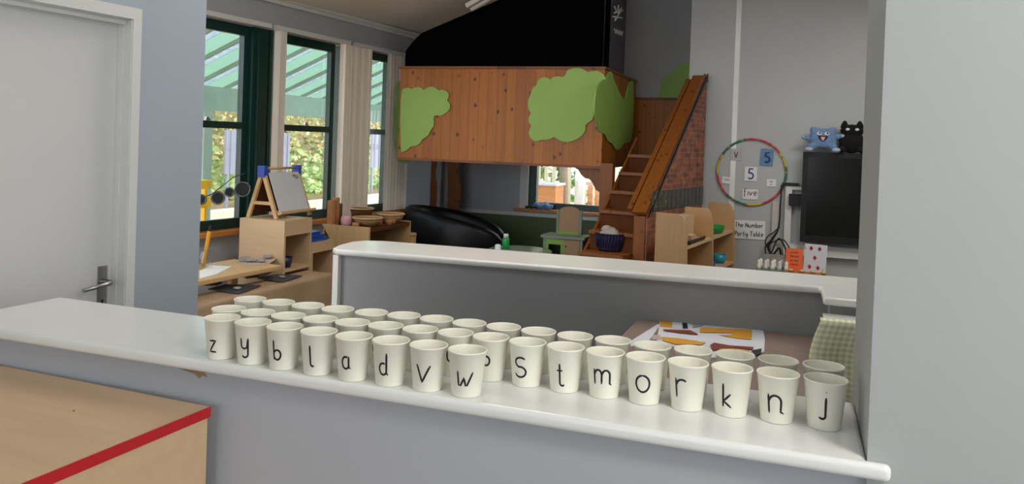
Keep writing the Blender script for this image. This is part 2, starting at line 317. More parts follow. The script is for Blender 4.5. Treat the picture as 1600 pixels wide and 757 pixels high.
def stroke_verts(bm, pts, wd, fn, mi=0, th=.15):
    """a flat pen line: a flattened tube in (u, v, h) sent through fn"""
    P = [Vector((p[0], p[1])) for p in pts]; n = 8; rings = []
    Q = [P[0]]
    for a, b in zip(P, P[1:]):
        k = max(1, int((b-a).length/(wd*1.2)))
        for i in range(1, k+1): Q.append(a.lerp(b, i/k))
    P = Q
    for i, p in enumerate(P):
        t = (P[min(i+1, len(P)-1)] - P[max(i-1, 0)]); t = t.normalized() if t.length > 1e-9 else Vector((1, 0)); nn = Vector((-t.y, t.x))
        s = .55 if i in (0, len(P)-1) else 1
        rings.append([bm.verts.new(fn(p.x + nn.x*wd/2*s*math.cos(2*PI*k/n), p.y + nn.y*wd/2*s*math.cos(2*PI*k/n), wd*th*math.sin(2*PI*k/n)*s)) for k in range(n)])
    for a, b in zip(rings, rings[1:]):
        for k in range(n):
            f = bm.faces.new((a[k], a[(k+1) % n], b[(k+1) % n], b[k])); f.material_index = mi; f.smooth = True
    bm.faces.new(rings[0]).material_index = mi; bm.faces.new(rings[-1][::-1]).material_index = mi
def gwidth(ch): return max(p[0] for s_ in G[ch] for p in s_) if ch in G else .5
def write(bm, text, xh, wd, fn, u0=0, v0=0, mi=0, center=True, gap=.28):
    tot = sum((gwidth(c)+gap if c != ' ' else .6) for c in text) - gap
    u = u0 - (tot*xh/2 if center else 0)
    for c in text:
        if c == ' ': u += .6*xh; continue
        for s_ in G[c]: stroke_verts(bm, [(u+p[0]*xh, v0+p[1]*xh) for p in s_], wd, fn, mi)
        u += (gwidth(c)+gap)*xh

# =================================================================== THE ROOM SHELL
struct('floor', bbox(-4.1, 3.0, -2.6, 8.5, -.1, 0), 'floor')
# sloping ceiling: rises from the window wall to a ridge
def ceil_z(x): return 2.61 + .35*(x+3.75)
bm = NB(); prism(bm, [(-4.3, 1.0, ceil_z(-4.3)), (-.2, 1.0, ceil_z(-.2)), (3.0, 1.0, ceil_z(-3.4)), (3.0, 1.0, ceil_z(-3.4)+.1), (-.2, 1.0, ceil_z(-.2)+.1), (-4.3, 1.0, ceil_z(-4.3)+.1)], (0, 7.5, 0))
box(bm, -2.6, 3.0, -2.7, .9995, 3.05, 3.15)
struct('ceiling', bm, 'ceil')
bm = NB(); box(bm, -2.6, -1.6, -2.7, -2.6, 0, 3.05); box(bm, -1.6, -.2, -2.7, -2.6, 0, .9); box(bm, -1.6, -.2, -2.7, -2.6, 2.3, 3.05); box(bm, -.2, 3.0, -2.7, -2.6, 0, 3.05)
struct('wall_near', bm, 'wallr')
bm = NB(); box(bm, 3.0, 3.1, -2.7, -2.2, 0, 3.2); box(bm, 3.0, 3.1, .9, 1.49, 0, 3.2); box(bm, 3.0, 3.1, -2.2, .9, 0, .85); box(bm, 3.0, 3.1, -2.2, .9, 2.5, 3.2); struct('wall_near_right', bm, 'wallr')

# door wall on the left (runs into the room, ends at a corner)
aw = R(4.4); Wd = Vector((-2.281, 2.636, 0)); sd = Vector((math.sin(aw), math.cos(aw), 0)); nd = Vector((math.cos(aw), -math.sin(aw), 0))
MD = Matrix(((nd.x, sd.x, 0, Wd.x), (nd.y, sd.y, 0, Wd.y), (0, 0, 1, 0), (0, 0, 0, 1)))      # local x = out of the wall face, y = along
DR, DL, DH = -.363, -1.22, 1.93                                                                # door opening right, left, head
bm = NB(); box(bm, -.13, 0, DR+.02, 0, 0, 3.1, MD); box(bm, -.13, 0, -5.25, DL-.02, 0, 3.1, MD); box(bm, -.13, 0, DL-.02, DR+.02, DH+.035, 3.1, MD)
struct('wall_left', bm, 'wallblue')
bm = NB(); box(bm, -.102, -.062, DL, DR, .005, DH, MD); bevel(bm, .002, 1)
door = struct('door_1', bm, 'door')
bm = NB()   # architrave, three sides
for a, b_ in ((DR+.006, DR+.042), (DL-.042, DL-.006)): box(bm, -.001, .012, a, b_, 0, DH+.018, MD)
box(bm, -.001, .012, DL-.042, DR+.042, DH+.0182, DH+.060, MD)
bevel(bm, .004, 2); obj('door_architrave', bm, 'satin', door, world=True)
bm = NB()
for sg, e in ((1, DR), (-1, DL)):
    for o0, o1, w0 in ((-.12, -.035, .0), (-.0348, -.012, .003), (-.0118, .004, .001)):
        a, b_ = sorted((e+sg*(w0+.001), e+sg*.0198)); box(bm, o0, o1, a, b_, 0, DH+.014, MD)
    a, b_ = sorted((e+sg*.0012, e+sg*.006)); box(bm, .0042, .0055, a, b_, 0, DH+.014, MD)
box(bm, -.12, -.012, DL-.0198, DR+.0198, DH+.0142, DH+.034, MD); box(bm, -.0118, .004, DL-.0198, DR+.0198, DH+.0172, DH+.034, MD)
box(bm, -.062, -.02, DL, DR, DH-.001, DH+.0138, MD)
bevel(bm, .0015, 1); obj('door_lining', bm, 'satin', door, world=True)
HP = DR-.038
bm = NB(); box(bm, -0.0620, -0.0560, HP-.019, HP+.019, .865, 1.045, MD); bevel(bm, .002, 2)
hp = obj('handle_plate', bm, 'metal', door, world=True)
bm = NB(); tube(bm, [MD @ Vector((-0.0570, HP, .99)), MD @ Vector((-0.0140, HP, .99)), MD @ Vector((-0.0080, HP-.006, .989)), MD @ Vector((-0.0060, HP-.03, .986)), MD @ Vector((-0.0080, HP-.115, .978))], [.010, .009, .009, .0085, .007], 12)
lathe(bm, [(.0, 0), (.015, 0), (.015, .004), (0, .004)], 20, MD @ Vector((-0.0560, HP, .988)))
obj('lever_handle', bm, 'metal', door, world=True)
bm = NB(); tube(bm, [MD @ Vector((-0.0562, HP, .918)), MD @ Vector((-0.0550, HP, .918))], .005, 10); box(bm, -0.0562, -0.0550, HP-.0025, HP+.0025, .900, .915, MD)
obj('keyhole', bm, 'dark', door, world=True)

# near low wall under the worktop, and the thick wall at the right
struct('wall_front', bbox(-2.06, .13, 1.50, 1.79, 0, 1.002, .002), 'wall')
struct('wall_right', bbox(.13, 3.0, 1.49, 1.885, 0, 3.6, .004), 'wallp')
# the nook's far low wall with its painted cap, and the short return at its right end
bm = NB(); prism(bm, [(-2.145, 3.485, 0), (.14, 3.645, 0), (.14, 3.38, 0), (.75, 3.38, 0), (.75, 3.90, 0), (-2.205, 3.80, 0), (-2.195, 3.60, 0)], (0, 0, .955))
struct('wall_back', bm, 'nook')
bm = NB(); prism(bm, [(-2.15, 3.449, .9552), (.108, 3.608, .9552), (.112, 3.35, .9552), (.78, 3.35, .9552), (.78, 3.98, .9552), (-.7, 3.95, .9552), (-2.12, 3.88, .9552), (-2.21, 3.83, .9552), (-2.24, 3.75, .9552), (-2.225, 3.60, .9552), (-2.19, 3.49, .9552)], (0, 0, .030))
bevel(bm, .011, 3); ledge = single('ledge', bm, 'gloss', 'white painted ledge capping the low grey wall behind the cups', 'ledge', smooth=False)
bm = NB(); box(bm, -2.165, -2.135, 3.455, 3.484, .0, .955); bevel(bm, .006); struct('trim_1', bm, 'gloss')

# worktop carrying the cups
bm = NB(); prism(bm, [(-2.1, 1.468, 1.0022), (.150, 1.465, 1.0022), (.166, 1.4655, 1.0022), (.166, 1.4885, 1.0022), (.1297, 1.4885, 1.0022), (.1297, 1.82, 1.0022), (-2.088, 1.828, 1.0022), (-2.1, 1.83, 1.0022)], (0, 0, .0278))
bevel(bm, .0095, 4); wt = single('worktop', bm, 'gloss', 'long white gloss-painted counter ledge the paper cups stand on', 'counter')
for p in wt.data.polygons: p.use_smooth = p.area < .02
bm = NB(); prism(bm, [(-1.345, 1.4995, .992), (-1.30, 1.4995, .995), (-1.272, 1.4995, .993), (-1.262, 1.4995, .982), (-1.276, 1.4995, .985), (-1.285, 1.4995, .977), (-1.30, 1.4995, .986)], (0, -.0012, 0))
chipn = obj('paint_chip', bm, 'chip', wt, world=True, label='bare brown chip under the ledge')

# playroom walls
B8 = 8.3
bm = NB(); box(bm, -4.0, -2.86, B8, B8+.12, 0, 3.4); box(bm, -1.6, -.9, B8, B8+.12, 0, 4.0); box(bm, -2.86, -1.6, B8, B8+.12, 0, .82); box(bm, -2.86, -1.6, B8, B8+.12, 1.95, 4.0)
struct('wall_far', bm, 'wall')
TW = 7.345
bm = NB(); box(bm, -.956, 2.4, TW, TW+.12, 0, 4.0); box(bm, -.956, -.84, TW+.12, B8, 0, 4.0); struct('wall_screen', bm, 'wallr')
bm = NB(); box(bm, -.566, -.522, TW-.004, TW-.0005, 0, 4.0); struct('trim_2', bm, 'gloss')
struct('wall_side', bbox(2.4, 2.52, 1.9, 8.4, 0, 3.6), 'wallr')
bm = NB(); box(bm, -3.62, -.96, B8-.022, B8-.001, 0, .745); struct('baseboard_far', bm, 'dado')
bm = NB(); box(bm, -3.62, -.96, B8-.035, B8-.001, .746, .785); bevel(bm, .006); struct('trim_3', bm, 'satin')

# window wall, slightly skewed to the room
A0 = Vector((-3.9199, 4.5353, 0)); sa = R(4.42); wd_ = Vector((math.sin(sa), math.cos(sa), 0)); wn_ = Vector((math.cos(sa), -math.sin(sa), 0))
MW = Matrix(((wn_.x, wd_.x, 0, A0.x), (wn_.y, wd_.y, 0, A0.y), (0, 0, 1, 0), (0, 0, 0, 1)))   # x = into the room, y = along, z up
WT, WB = 2.345, .835                                                                          # window head and sill
bm = NB(); box(bm, -.16, 0, -3.2, 4.05, 0, WB, MW); box(bm, -.16, 0, -3.2, 4.05, WT, 3.0, MW); box(bm, -.16, 0, 2.70, 4.05, WB, WT, MW); box(bm, -.16, 0, -3.2, -1.5, WB, WT, MW)
struct('wall_window', bm, 'wall')
bm = NB(); box(bm, -.1, .07, -3.1, 2.72, .805, WB+.002, MW); bevel(bm, .01, 2); struct('trim_4', bm, 'sillw')
bm = NB(); box(bm, -.001, .05, -3.1, 3.9, 2.585, 2.61, MW); box(bm, -.001, .03, -3.1, 3.9, 2.555, 2.585, MW); bevel(bm, .004); struct('trim_5', bm, 'satin')
bm = NB(); box(bm, -.155, .012, 2.66, 2.70, WB, WT, MW); struct('trim_6', bm, 'satin')
def sash(idx, t0, t1, zb=WB+.005, zt=WT-.002):
    bm = NB(); f = .055; zm = 1.60
    for (a, b_) in ((t0, t0+f), (t1-f, t1)): box(bm, -.075, -.03, a, b_, zb, zt, MW)
    for (a, b_) in ((zb, zb+.07), (zt-.07, zt), (zm-.025, zm+.025)): box(bm, -.073, -.032, t0+f, t1-f, a, b_, MW)
    o = struct('window_%d' % idx, bm, 'green')
    bm = NB(); box(bm, -.064, -.060, t0+f, t1-f, zb+.07, zm-.025, MW); box(bm, -.064, -.060, t0+f, t1-f, zm+.025, zt-.07, MW); obj('window_pane', bm, 'glass', o, world=True)
    bm = NB(); box(bm, -.03, -.012, (t0+t1)/2-.02, (t0+t1)/2+.02, zm+.026, zm+.04, MW); box(bm, -.032, -.016, (t0+t1)/2-.012, (t0+t1)/2+.012, zm+.04, zm+.052, MW); obj('sash_fastener', bm, 'metal', o, world=True)
sash(1, -.35, .46); sash(2, .76, 1.515); sash(3, 1.70, 2.40); sash(4, -1.4, -.5)
bm = NB(); box(bm, -.13, .006, .46, .67, WB+.003, WT, MW); box(bm, .006, .03, .50, .60, WB+.003, WT-.02, MW); box(bm, .0, .018, .63, .665, WB+.003, WT, MW); bevel(bm, .004, 1); struct('trim_7', bm, 'green')
bm = NB(); box(bm, -.13, .02, 1.625, 1.70, WB+.003, WT, MW); struct('trim_8', bm, 'green')
bm = NB(); box(bm, -.13, .006, -.5, -.35, WB+.003, WT, MW); struct('trim_9', bm, 'green')
bm = NB(); box(bm, -.12, -.03, 2.40, 2.66, WB+.003, WT, MW); struct('trim_10', bm, 'green')
# vertical blinds, gathered beside each window
def blinds(t0, t1, ts, label, rails=True):
    o = thing('vertical_blind', label, 'blind', MW @ Vector((.05, (t0+t1)/2, WB)), 0, 'vertical blinds gathered beside the windows')
    bm = NB(); box(bm, .018, .06, t0, t1, 2.352, 2.385, MW); bevel(bm, .003, 1); obj('headrail', bm, 'satin', o, world=True)
    for i, (t, ang) in enumerate(ts):
        bm = NB(); hw = .0445; z0, z1 = WB+.012, 2.352
        c = Vector((.040, t, 0)); d = Vector((math.cos(R(ang)), math.sin(R(ang)), 0)); n = Vector((-d.y, d.x, 0))
        pts = []
        for k in range(7):
            s_ = -hw + 2*hw*k/6; pts.append(c + d*s_*.55 + n*(.004*(1-(s_/hw)**2)))
        back = [p + n*.0012 for p in pts[::-1]]
        prism(bm, [MW @ Vector((p.x, p.y, z0)) for p in pts+back], (0, 0, z1-z0)); obj('slat', bm, 'blind', o, world=True)
    return o
blinds(-.4, .60, [(-.48, 15), (-.46, 12)], 'white blind rail over the leftmost window, its slats out of view')
blinds(.66, 1.62, [(.69+.014*i, 35+4*i) for i in range(6)] + [(1.53+.016*i, 40+5*(i % 3)) for i in range(7)], 'cream vertical blind drawn to both sides of the middle window')
blinds(1.70, 2.62, [(1.70+.034*i, 50+9*(i % 3)) for i in range(8)] + [(2.27+.055*i, 72+5*(i % 3)) for i in range(7)], 'cream vertical blind half open over the window nearest the play loft')

# window in the far wall under the loft
bm = NB()
for (a, b_) in ((-2.77, -2.685), (-1.70, -1.62)): box(bm, a, b_, B8+.03, B8+.10, .83, 1.94)
box(bm, -2.685, -1.70, B8+.03, B8+.10, .83, .90); box(bm, -2.685, -1.70, B8+.03, B8+.10, 1.87, 1.94)
w5 = struct('window_5', bm, 'green')
bm = NB(); box(bm, -2.685, -1.70, B8+.06, B8+.066, .90, 1.87); obj('window_pane', bm, 'glass', w5, world=True)
bm = NB(); box(bm, -2.86, -2.77, B8-.012, B8+.10, .82, 1.95); bevel(bm, .004); struct('trim_11', bm, 'satin')
bm = NB(); box(bm, -2.9, -1.58, B8-.09, B8+.03, .800, .829); bevel(bm, .008); struct('trim_12', bm, 'sillw')

# =================================================================== PLAY LOFT
LX0, LX1, LY0, LY1 = -3.467, -1.555, 6.57, 7.95
LZ0, LZ1 = 1.352, 2.208
loft = thing('play_loft', 'varnished pine plank play loft with green bush cut-outs on its front', 'play loft', ((LX0+LX1)/2, LY0+.4, 0))
bm = NB(); box(bm, LX0, LX1, LY0, LY0+.025, LZ0, LZ1-.022); obj('front_panel', bm, 'pine', loft, world=True)
bm = NB(); box(bm, LX1-.025, LX1, LY0+.0252, LY1, LZ0+.0, LZ1-.022)
# curved bracket cut under the side's rear corner
obj('side_panel', bm, 'piney', loft, world=True)
bm = NB(); box(bm, LX0-.01, LX1+.012, LY0-.012, LY0+.04, LZ1-.0218, LZ1); box(bm, LX1-.035, LX1+.012, LY0+.0402, LY1+.01, LZ1-.0218, LZ1); bevel(bm, .006); obj('top_rail', bm, 'pineb', loft, world=True)
bm = NB(); box(bm, LX0-.008, LX1+.01, LY0-.010, LY0-.0002, LZ0-.002, LZ0+.02); bevel(bm, .003); obj('bottom_bead', bm, 'pineb', loft, world=True)
bm = NB(); box(bm, LX0+.02, LX1-.0252, LY0+.0252, B8-.04, 1.42, 1.47); obj('floor_panel', bm, 'darkwood', loft, world=True)
def cut(bm, pl, y0, th):
    prism(bm, [(p[0], y0, p[1]) for p in pl], (0, th, 0))
# trunk-shaped legs with curved brackets
def trunk_leg(x, y, wdt, name='trunk_leg'):
    pts = []
    for z, l, r_ in ((0, -1.1, 1.2), (.25, -.95, 1.0), (.5, -.8, .85), (.75, -.62, .95), (.9, -.55, 1.15), (1.05, -.6, 1.1), (1.18, -.75, .8), (1.30, -.9, .95), (1.36, -1.1, 1.3), (1.418, -1.3, 1.7)): pts.append((z, l, r_))
    bm = NB(); prism(bm, [(x+l*wdt, y, z) for z, l, _ in pts] + [(x+r_*wdt, y, z) for z, _, r_ in pts[::-1]], (0, .05, 0)); bevel(bm, .004, 1)
    obj(name, bm, 'pineb', loft, world=True)
trunk_leg(aty(669, 290, 7.74).x, 7.74, .078); trunk_leg(aty(706, 290, 8.0).x, 8.0, .078)
bm = NB(); box(bm, -1.545, -1.44, 6.50, 6.60, 0, 1.40); bevel(bm, .006); obj('post', bm, 'pineb', loft, world=True)
bm = NB(); prism(bm, [(-1.552, 6.60, 1.352), (-1.80, 6.60, 1.352), (-1.76, 6.60, 1.335), (-1.73, 6.60, 1.29), (-1.70, 6.60, 1.265), (-1.66, 6.60, 1.26), (-1.63, 6.60, 1.225), (-1.60, 6.60, 1.17), (-1.565, 6.60, 1.15), (-1.552, 6.60, 1.145)], (0, .03, 0)); obj('bracket', bm, 'pineb', loft, world=True)
bm = NB(); box(bm, -1.545, -1.45, 7.84, 7.93, 0, 1.40); bevel(bm, .006); obj('post', bm, 'pineb', loft, world=True)
def smooth_poly(pts, it=2):
    for _ in range(it):
        q = []
        for i, p in enumerate(pts):
            n = pts[(i+1) % len(pts)]; q += [p*.75+n*.25, p*.25+n*.75]
        pts = q
    return pts
def cr(p): return (600+p[0]/2.8025, p[1]/2.8025)
def bush(pts, kind, val, ext, name='bush_board', m='grass', lab=None, it=2):
    P = [(aty if kind == 'y' else atx)(*cr(p), val) for p in pts]; P = smooth_poly(P, it); bm = NB(); prism(bm, P, ext); return bm
b1 = [(72,395),(95,386),(110,384),(119,392),(128,385),(150,381),(166,386),(174,396),(184,386),(205,379),(225,384),(238,398),(252,392),(270,396),(284,412),(282,432),(274,440),(288,452),(290,468),(282,486),(264,500),(248,508),(232,506),(220,506),(216,520),(219,545),(212,562),(203,572),(195,592),(180,604),(166,612),(156,632),(135,642),(118,640),(100,660),(80,667),(72,664)]
obj('bush_board', bush(b1, 'y', LY0-.016, (0, .012, 0)), 'grass', loft, world=True)
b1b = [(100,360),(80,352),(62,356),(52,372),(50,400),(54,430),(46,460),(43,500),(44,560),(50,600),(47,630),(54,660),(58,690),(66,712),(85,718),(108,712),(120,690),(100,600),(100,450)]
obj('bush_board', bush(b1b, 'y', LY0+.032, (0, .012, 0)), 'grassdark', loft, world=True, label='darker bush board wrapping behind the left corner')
b2 = [(643,402),(652,384),(668,374),(671,356),(684,343),(704,337),(718,343),(726,350),(740,338),(762,334),(780,338),(794,332),(797,314),(812,303),(838,297),(866,300),(884,311),(893,318),(910,311),(930,309),(952,318),(966,332),(973,352),(970,392),(955,425),(944,440),(935,460),(920,472),(914,492),(918,512),(908,530),(890,540),(880,552),(884,568),(872,590),(850,608),(822,620),(798,624),(772,618),(752,606),(742,600),(728,610),(705,614),(690,612),(668,621),(650,615),(638,602),(633,582),(640,562),(645,550),(634,538),(632,522),(638,506),(645,495),(634,482),(630,460),(632,435),(641,420)]
obj('bush_board', bush(b2, 'y', LY0-.016, (0, .012, 0)), 'grass', loft, world=True)
b3 = [(930,398),(940,372),(955,352),(966,350),(975,345),(980,325),(988,312),(997,314),(1003,330),(1008,358),(1022,380),(1027,400),(1034,412),(1048,430),(1052,447),(1060,432),(1066,402),(1072,372),(1084,356),(1093,352),(1093,500),(1088,600),(1078,622),(1062,626),(1050,628),(1038,650),(1025,657),(1012,655),(1003,632),(990,622),(980,618),(970,590),(958,582),(944,578),(936,545),(928,520),(922,495),(924,450),(927,420)]
obj('bush_board', bush(b3, 'x', LX1+.014, (-.012, 0, 0)), 'grass', loft, world=True)
# black canopy over the loft
can = thing('black_canopy', 'black fabric canopy hung from the ceiling above the pine play loft', 'canopy', ((LX0+LX1)/2, LY0+.2, LZ1))
def wavy(p0, p1, zb, ztf, n, amp, freq, th=.004):
    bm = NB(); d = Vector(p1)-Vector(p0); nrm = Vector((-d.y, d.x, 0)).normalized(); nz = 10; g = []
    for i in range(n+1):
        s_ = i/n; p = Vector(p0)+d*s_; off = amp*math.sin(s_*freq*2*PI)*(.6+.4*math.sin(s_*freq*1.7+1)); zt = ztf(s_)
        g.append([bm.verts.new((p.x+nrm.x*off*(1-.35*k/nz), p.y+nrm.y*off*(1-.35*k/nz), zb+(zt-zb)*k/nz)) for k in range(nz+1)])
    for i in range(n):
        for k in range(nz):
            f = bm.faces.new((g[i][k], g[i+1][k], g[i+1][k+1], g[i][k+1])); f.smooth = True
    bmesh.ops.solidify(bm, geom=bm.faces[:], thickness=th); return bm
zc1 = lambda s_: min(3.15, 2.46+.42*s_*1.9) if s_ > .0 else 2.45
bm = wavy((LX0+.02, LY0+.05, 0), (LX1-.03, LY0+.05, 0), LZ1-.03, lambda s_: (2.35+.17*min(1, s_/.085)**.8 if s_ < .085 else 2.52+.375*1.89*(s_-.085)), 90, .006, 14)
obj('front_curtain', bm, 'black', can, world=True)
bm = wavy((LX1-.025, LY0+.055, 0), (LX1-.025, 6.83, 0), LZ1-.03, lambda s_: 3.1, 50, .008, 2.5); obj('side_curtain', bm, 'black', can, world=True)
bm = wavy((LX1-.02, 6.832, 0), (LX1-.02, 7.44, 0), LZ1-.03, lambda s_: 3.1, 10, .003, 1); bandc = obj('charcoal_band', bm, 'blackstrip', can, world=True, label='charcoal band with white marks')
bm = wavy((LX0+.02, LY0+.052, 0), (LX0+.02, B8-.06, 0), LZ1-.03, lambda s_: 2.35, 40, .008, 6); obj('side_curtain', bm, 'black', can, world=True)
bm = NB()   # white star and squiggle printed on the band
for (px, py, dx, dy) in [(960,10,4,10),(966,8,0,15),(971,12,-4,9),(960,20,13,-4),(958,26,14,2),(961,32,9,-16)]:
    a = atx(px, py, LX1-.012); b_ = atx(px+dx, py+dy, LX1-.012); tube(bm, [a, b_], .007, 6)
for k in range(4):
    a = atx(960+3.2*k, 45+k, LX1-.012); b_ = atx(962+3.2*k, 53+k, LX1-.012); tube(bm, [a, b_, atx(963.5+3.2*k, 46+k, LX1-.012)], .005, 6)
obj('print', bm, 'white', bandc, world=True)
# white light batten on the ceiling behind the canopy's edge
pa = aty(733, 17, 6.50); pb = aty(800, -22, 6.50)
lt = thing('light_batten', 'white fluorescent light batten running up the sloping ceiling by the black canopy', 'ceiling light', pa)
d = (pb-pa).normalized(); nn = Vector((0, 1, 0)); up_ = d.cross(nn); up_ = up_ if up_.z > 0 else -up_
def oriented_box(bm, o, d, nn, u_, L_, W_, H_, l0=0, mi=0):
    mm = Matrix(((d.x, nn.x, u_.x, o.x), (d.y, nn.y, u_.y, o.y), (d.z, nn.z, u_.z, o.z), (0, 0, 0, 1))); box(bm, l0, L_, -W_/2, W_/2, -H_/2, H_/2, mm, mi)
bm = NB(); oriented_box(bm, pa+up_*.045, d, nn, up_, 1.2, .06, .04); bevel(bm, .004); obj('housing', bm, 'satin', lt, world=True)
bm = NB(); tube(bm, [pa+d*.02, pa+d*1.18], .018, 12); obj('tube', bm, 'tubelit', lt, world=True)
# green bush on the far wall above the stair landing
def crr(p): return (900+p[0]/3.153, p[1]/3.153)
pts = [(400,486),(408,462),(418,440),(416,415),(424,392),(440,376),(462,368),(478,360),(482,345),(495,332),(512,318),(535,312),(548,300),(562,296),(562,486)]
P = smooth_poly([aty(*crr(p), B8-.016) for p in pts]); bm = NB(); prism(bm, P, (0, .013, 0))
single('bush_board', bm, 'grass', 'green bush cut-out on the wall above the stair landing', 'wall decoration')
# pine panelling behind the landing
a = aty(985, 152, B8-.05); b_ = aty(1075, 158, B8-.05)
bm = NB(); box(bm, a.x, -.975, B8-.045, B8-.0235, 1.25, 2.035)
pn = thing('landing_panelling', 'dark pine panelling behind the top of the loft stairs', 'panelling', ((a.x-.975)/2, B8-.03, 1.25))
obj('boards', bm, 'pine', pn, world=True); bm = NB(); box(bm, a.x, -.975, B8-.06, B8-.0235, 2.0352, 2.06); bevel(bm, .004); obj('capping', bm, 'pineb', pn, world=True)

# =================================================================== STAIRS
st = thing('loft_stairs', 'pine staircase with printed brick side climbing to the play loft', 'staircase', (-1.04, 5.941, 0), -R(10.5))
W_ = .50
for k in range(1, 11):
    z = .148*k; y = .21+(z-1.03)/.148*.185
    bm = NB(); box(bm, -W_+.022, -.115, y-.02, y+.21 if k < 10 else .98, z-.025, z); bevel(bm, .004); obj('tread', bm, 'pineb', st)
    bm = NB(); box(bm, -W_+.022, -.115, y+.0, y+.018, z-.148, z-.0252); obj('riser', bm, 'darkwood', st)
sl = 1.17/1.374
bm = NB(); prism(bm, [(-W_, -.36, 0), (-W_, -1.0, 0), (-W_, .02, .775), (-W_, .98, 1.63), (-W_, 1.0, 1.38), (-W_, .3, .70)], (.02, 0, 0)); obj('stringer', bm, 'pineb', st)
bm = NB(); box(bm, -.10, -.012, -.015, .012, 0, 1.03); bevel(bm, .004); obj('newel_board', bm, 'pineb', st)
# solid side, its outer face printed as brickwork
bm = NB(); prism(bm, [(-.011, 0.001, 0), (-.011, 1.37, 0), (-.011, 1.37, 2.20), (-.011, 1.31, 2.215), (-.011, .02, 1.065), (-.011, 0.001, 1.03)], (.010, 0, 0)); obj('brick_panel', bm, 'brick', st)
bm = NB(); prism(bm, [(-.1, .0125, 0), (-.1, 1.36, 0), (-.1, 1.36, 2.18), (-.1, 1.30, 2.18), (-.1, .0125, 1.02)], (.0888, 0, 0)); obj('inner_side', bm, 'pineb', st)
dv = Vector((0, 1.374, 1.165)).normalized(); up2 = Vector((0, -dv.z, dv.y))
mm = Matrix(((1, 0, 0, -.06), (0, dv.y, up2.y, -.01), (0, dv.z, up2.z, 1.062), (0, 0, 0, 1)))
bm = NB(); box(bm, -.052, .062, -.02, 1.74, -.012, .016, mm); bevel(bm, .005); obj('rail_cap', bm, 'pineb', st)
bm = NB(); box(bm, -.105, -.066, .02, 1.70, -.03, .006, mm); bevel(bm, .008); obj('handrail', bm, 'pineb', st)
bm = NB(); prism(bm, [(.0005, .02, 1.048), (.0005, 1.372, 2.22), (.0005, 1.372, 2.14), (.0005, 1.33, 2.14), (.0005, .01, 1.02)], (.008, 0, 0)); obj('dark_edging', bm, 'dark', st)
bm = NB(); box(bm, .0005, .0045, .075, 1.365, 1.06, 1.215); obj('photo_strip', bm, 'stripgreen', st, label='grey photo strip with planks and plants')
for k in range(12):
    y = .1+.105*k; bm = NB(); box(bm, .0046, .0056, y, y+.008, 1.064, 1.212); obj('plank_line', bm, 'dark', st)
bm = NB()
for k in range(26):
    random.seed(k); y = random.choice([.12, .16, .3, .36, .4]) + random.uniform(-.03, .03); z = random.uniform(1.08, 1.2); blob(bm, (.0052, y, z), (.001, random.uniform(.008, .018), random.uniform(.006, .014)), sub=1)
obj('printed_plants', bm, 'leafgreen', st)

# basket with cloth on a lower tread
bk = thing('laundry_basket', 'navy plastic basket holding a pale cloth on the lower stair tread', 'basket', (-1.335, 6.02, .745), -R(10))
bm = NB(); lathe(bm, [(.0, 0), (.088, 0), (.098, .02), (.118, .13), (.124, .135), (.124, .128), (.113, .124), (.094, .02), (.0, .006)], 32, sx=1.0, sy=.72); obj('tub', bm, 'navy', bk)
bm = NB()
for k in range(28):
    a_ = 2*PI*k/28; tube(bm, [(.100*math.cos(a_), .072*math.sin(a_), .025), (.1195*math.cos(a_), .086*math.sin(a_), .12)], .003, 6)
obj('ribs', bm, 'navy', bk)
bm = NB(); blob(bm, (.02, 0, .15), (.085, .06, .055), sub=3)
for v in bm.verts: v.co += Vector((math.sin(v.co.y*70)*.008, math.cos(v.co.x*60)*.008, math.sin(v.co.x*50+v.co.y*45)*.012))
blob(bm, (-.02, .02, .19), (.045, .04, .035), sub=3)
tagp(obj('folded_cloth', bm, 'greyfab'), 'crumpled grey-white cloth heaped in the navy basket', 'cloth'); cl = bpy.data.objects['folded_cloth']; cl.location = (-1.325, 6.02, .80)

# =================================================================== UNDER THE LOFT
so = thing('tub_sofa', 'black leather tub sofa under the loft', 'sofa', (-3.09, 7.2, 0))
def tub_shell(bm, cx, cy, rx, ry, z0, zf, th, a0, a1, n=40):
    rows = []
    for i in range(n+1):
        a = R(a0+(a1-a0)*i/n); zt = zf(i/n); ring = []
        prof = [(0, z0), (0, zt-.06), (th*.12, zt-.02), (th*.35, zt), (th*.65, zt), (th*.88, zt-.02), (th, zt-.06), (th, z0)]
        for t, z in prof: ring.append(bm.verts.new((cx+(rx-t)*math.cos(a), cy+(ry-t)*math.sin(a), z)))
        rows.append(ring)
    for p, q in zip(rows, rows[1:]):
        for k in range(len(p)):
            f = bm.faces.new((p[k], p[(k+1) % len(p)], q[(k+1) % len(q)], q[k])); f.smooth = True
    bm.faces.new(rows[0][::-1]); bm.faces.new(rows[-1])
bm = NB(); tub_shell(bm, 0, 0, .57, .46, .08, lambda s_: .62+.27*math.sin(PI*min(1, max(0, s_)))**.6, .13, 150-100, 150+190); obj('shell', bm, 'leather', so)
bm = NB(); lathe(bm, [(0, .2), (.33, .2), (.355, .24), (.36, .38), (.33, .43), (.0, .44)], 40, sx=1.05, sy=.92); obj('seat_cushion', bm, 'leather', so)
for (x, y) in ((-.3, -.25), (.3, -.25), (-.3, .25), (.3, .25)):
    bm = NB(); lathe(bm, [(0, 0), (.022, 0), (.026, .085), (0, .085)], 14, (x, y, 0)); obj('leg', bm, 'dark', so)

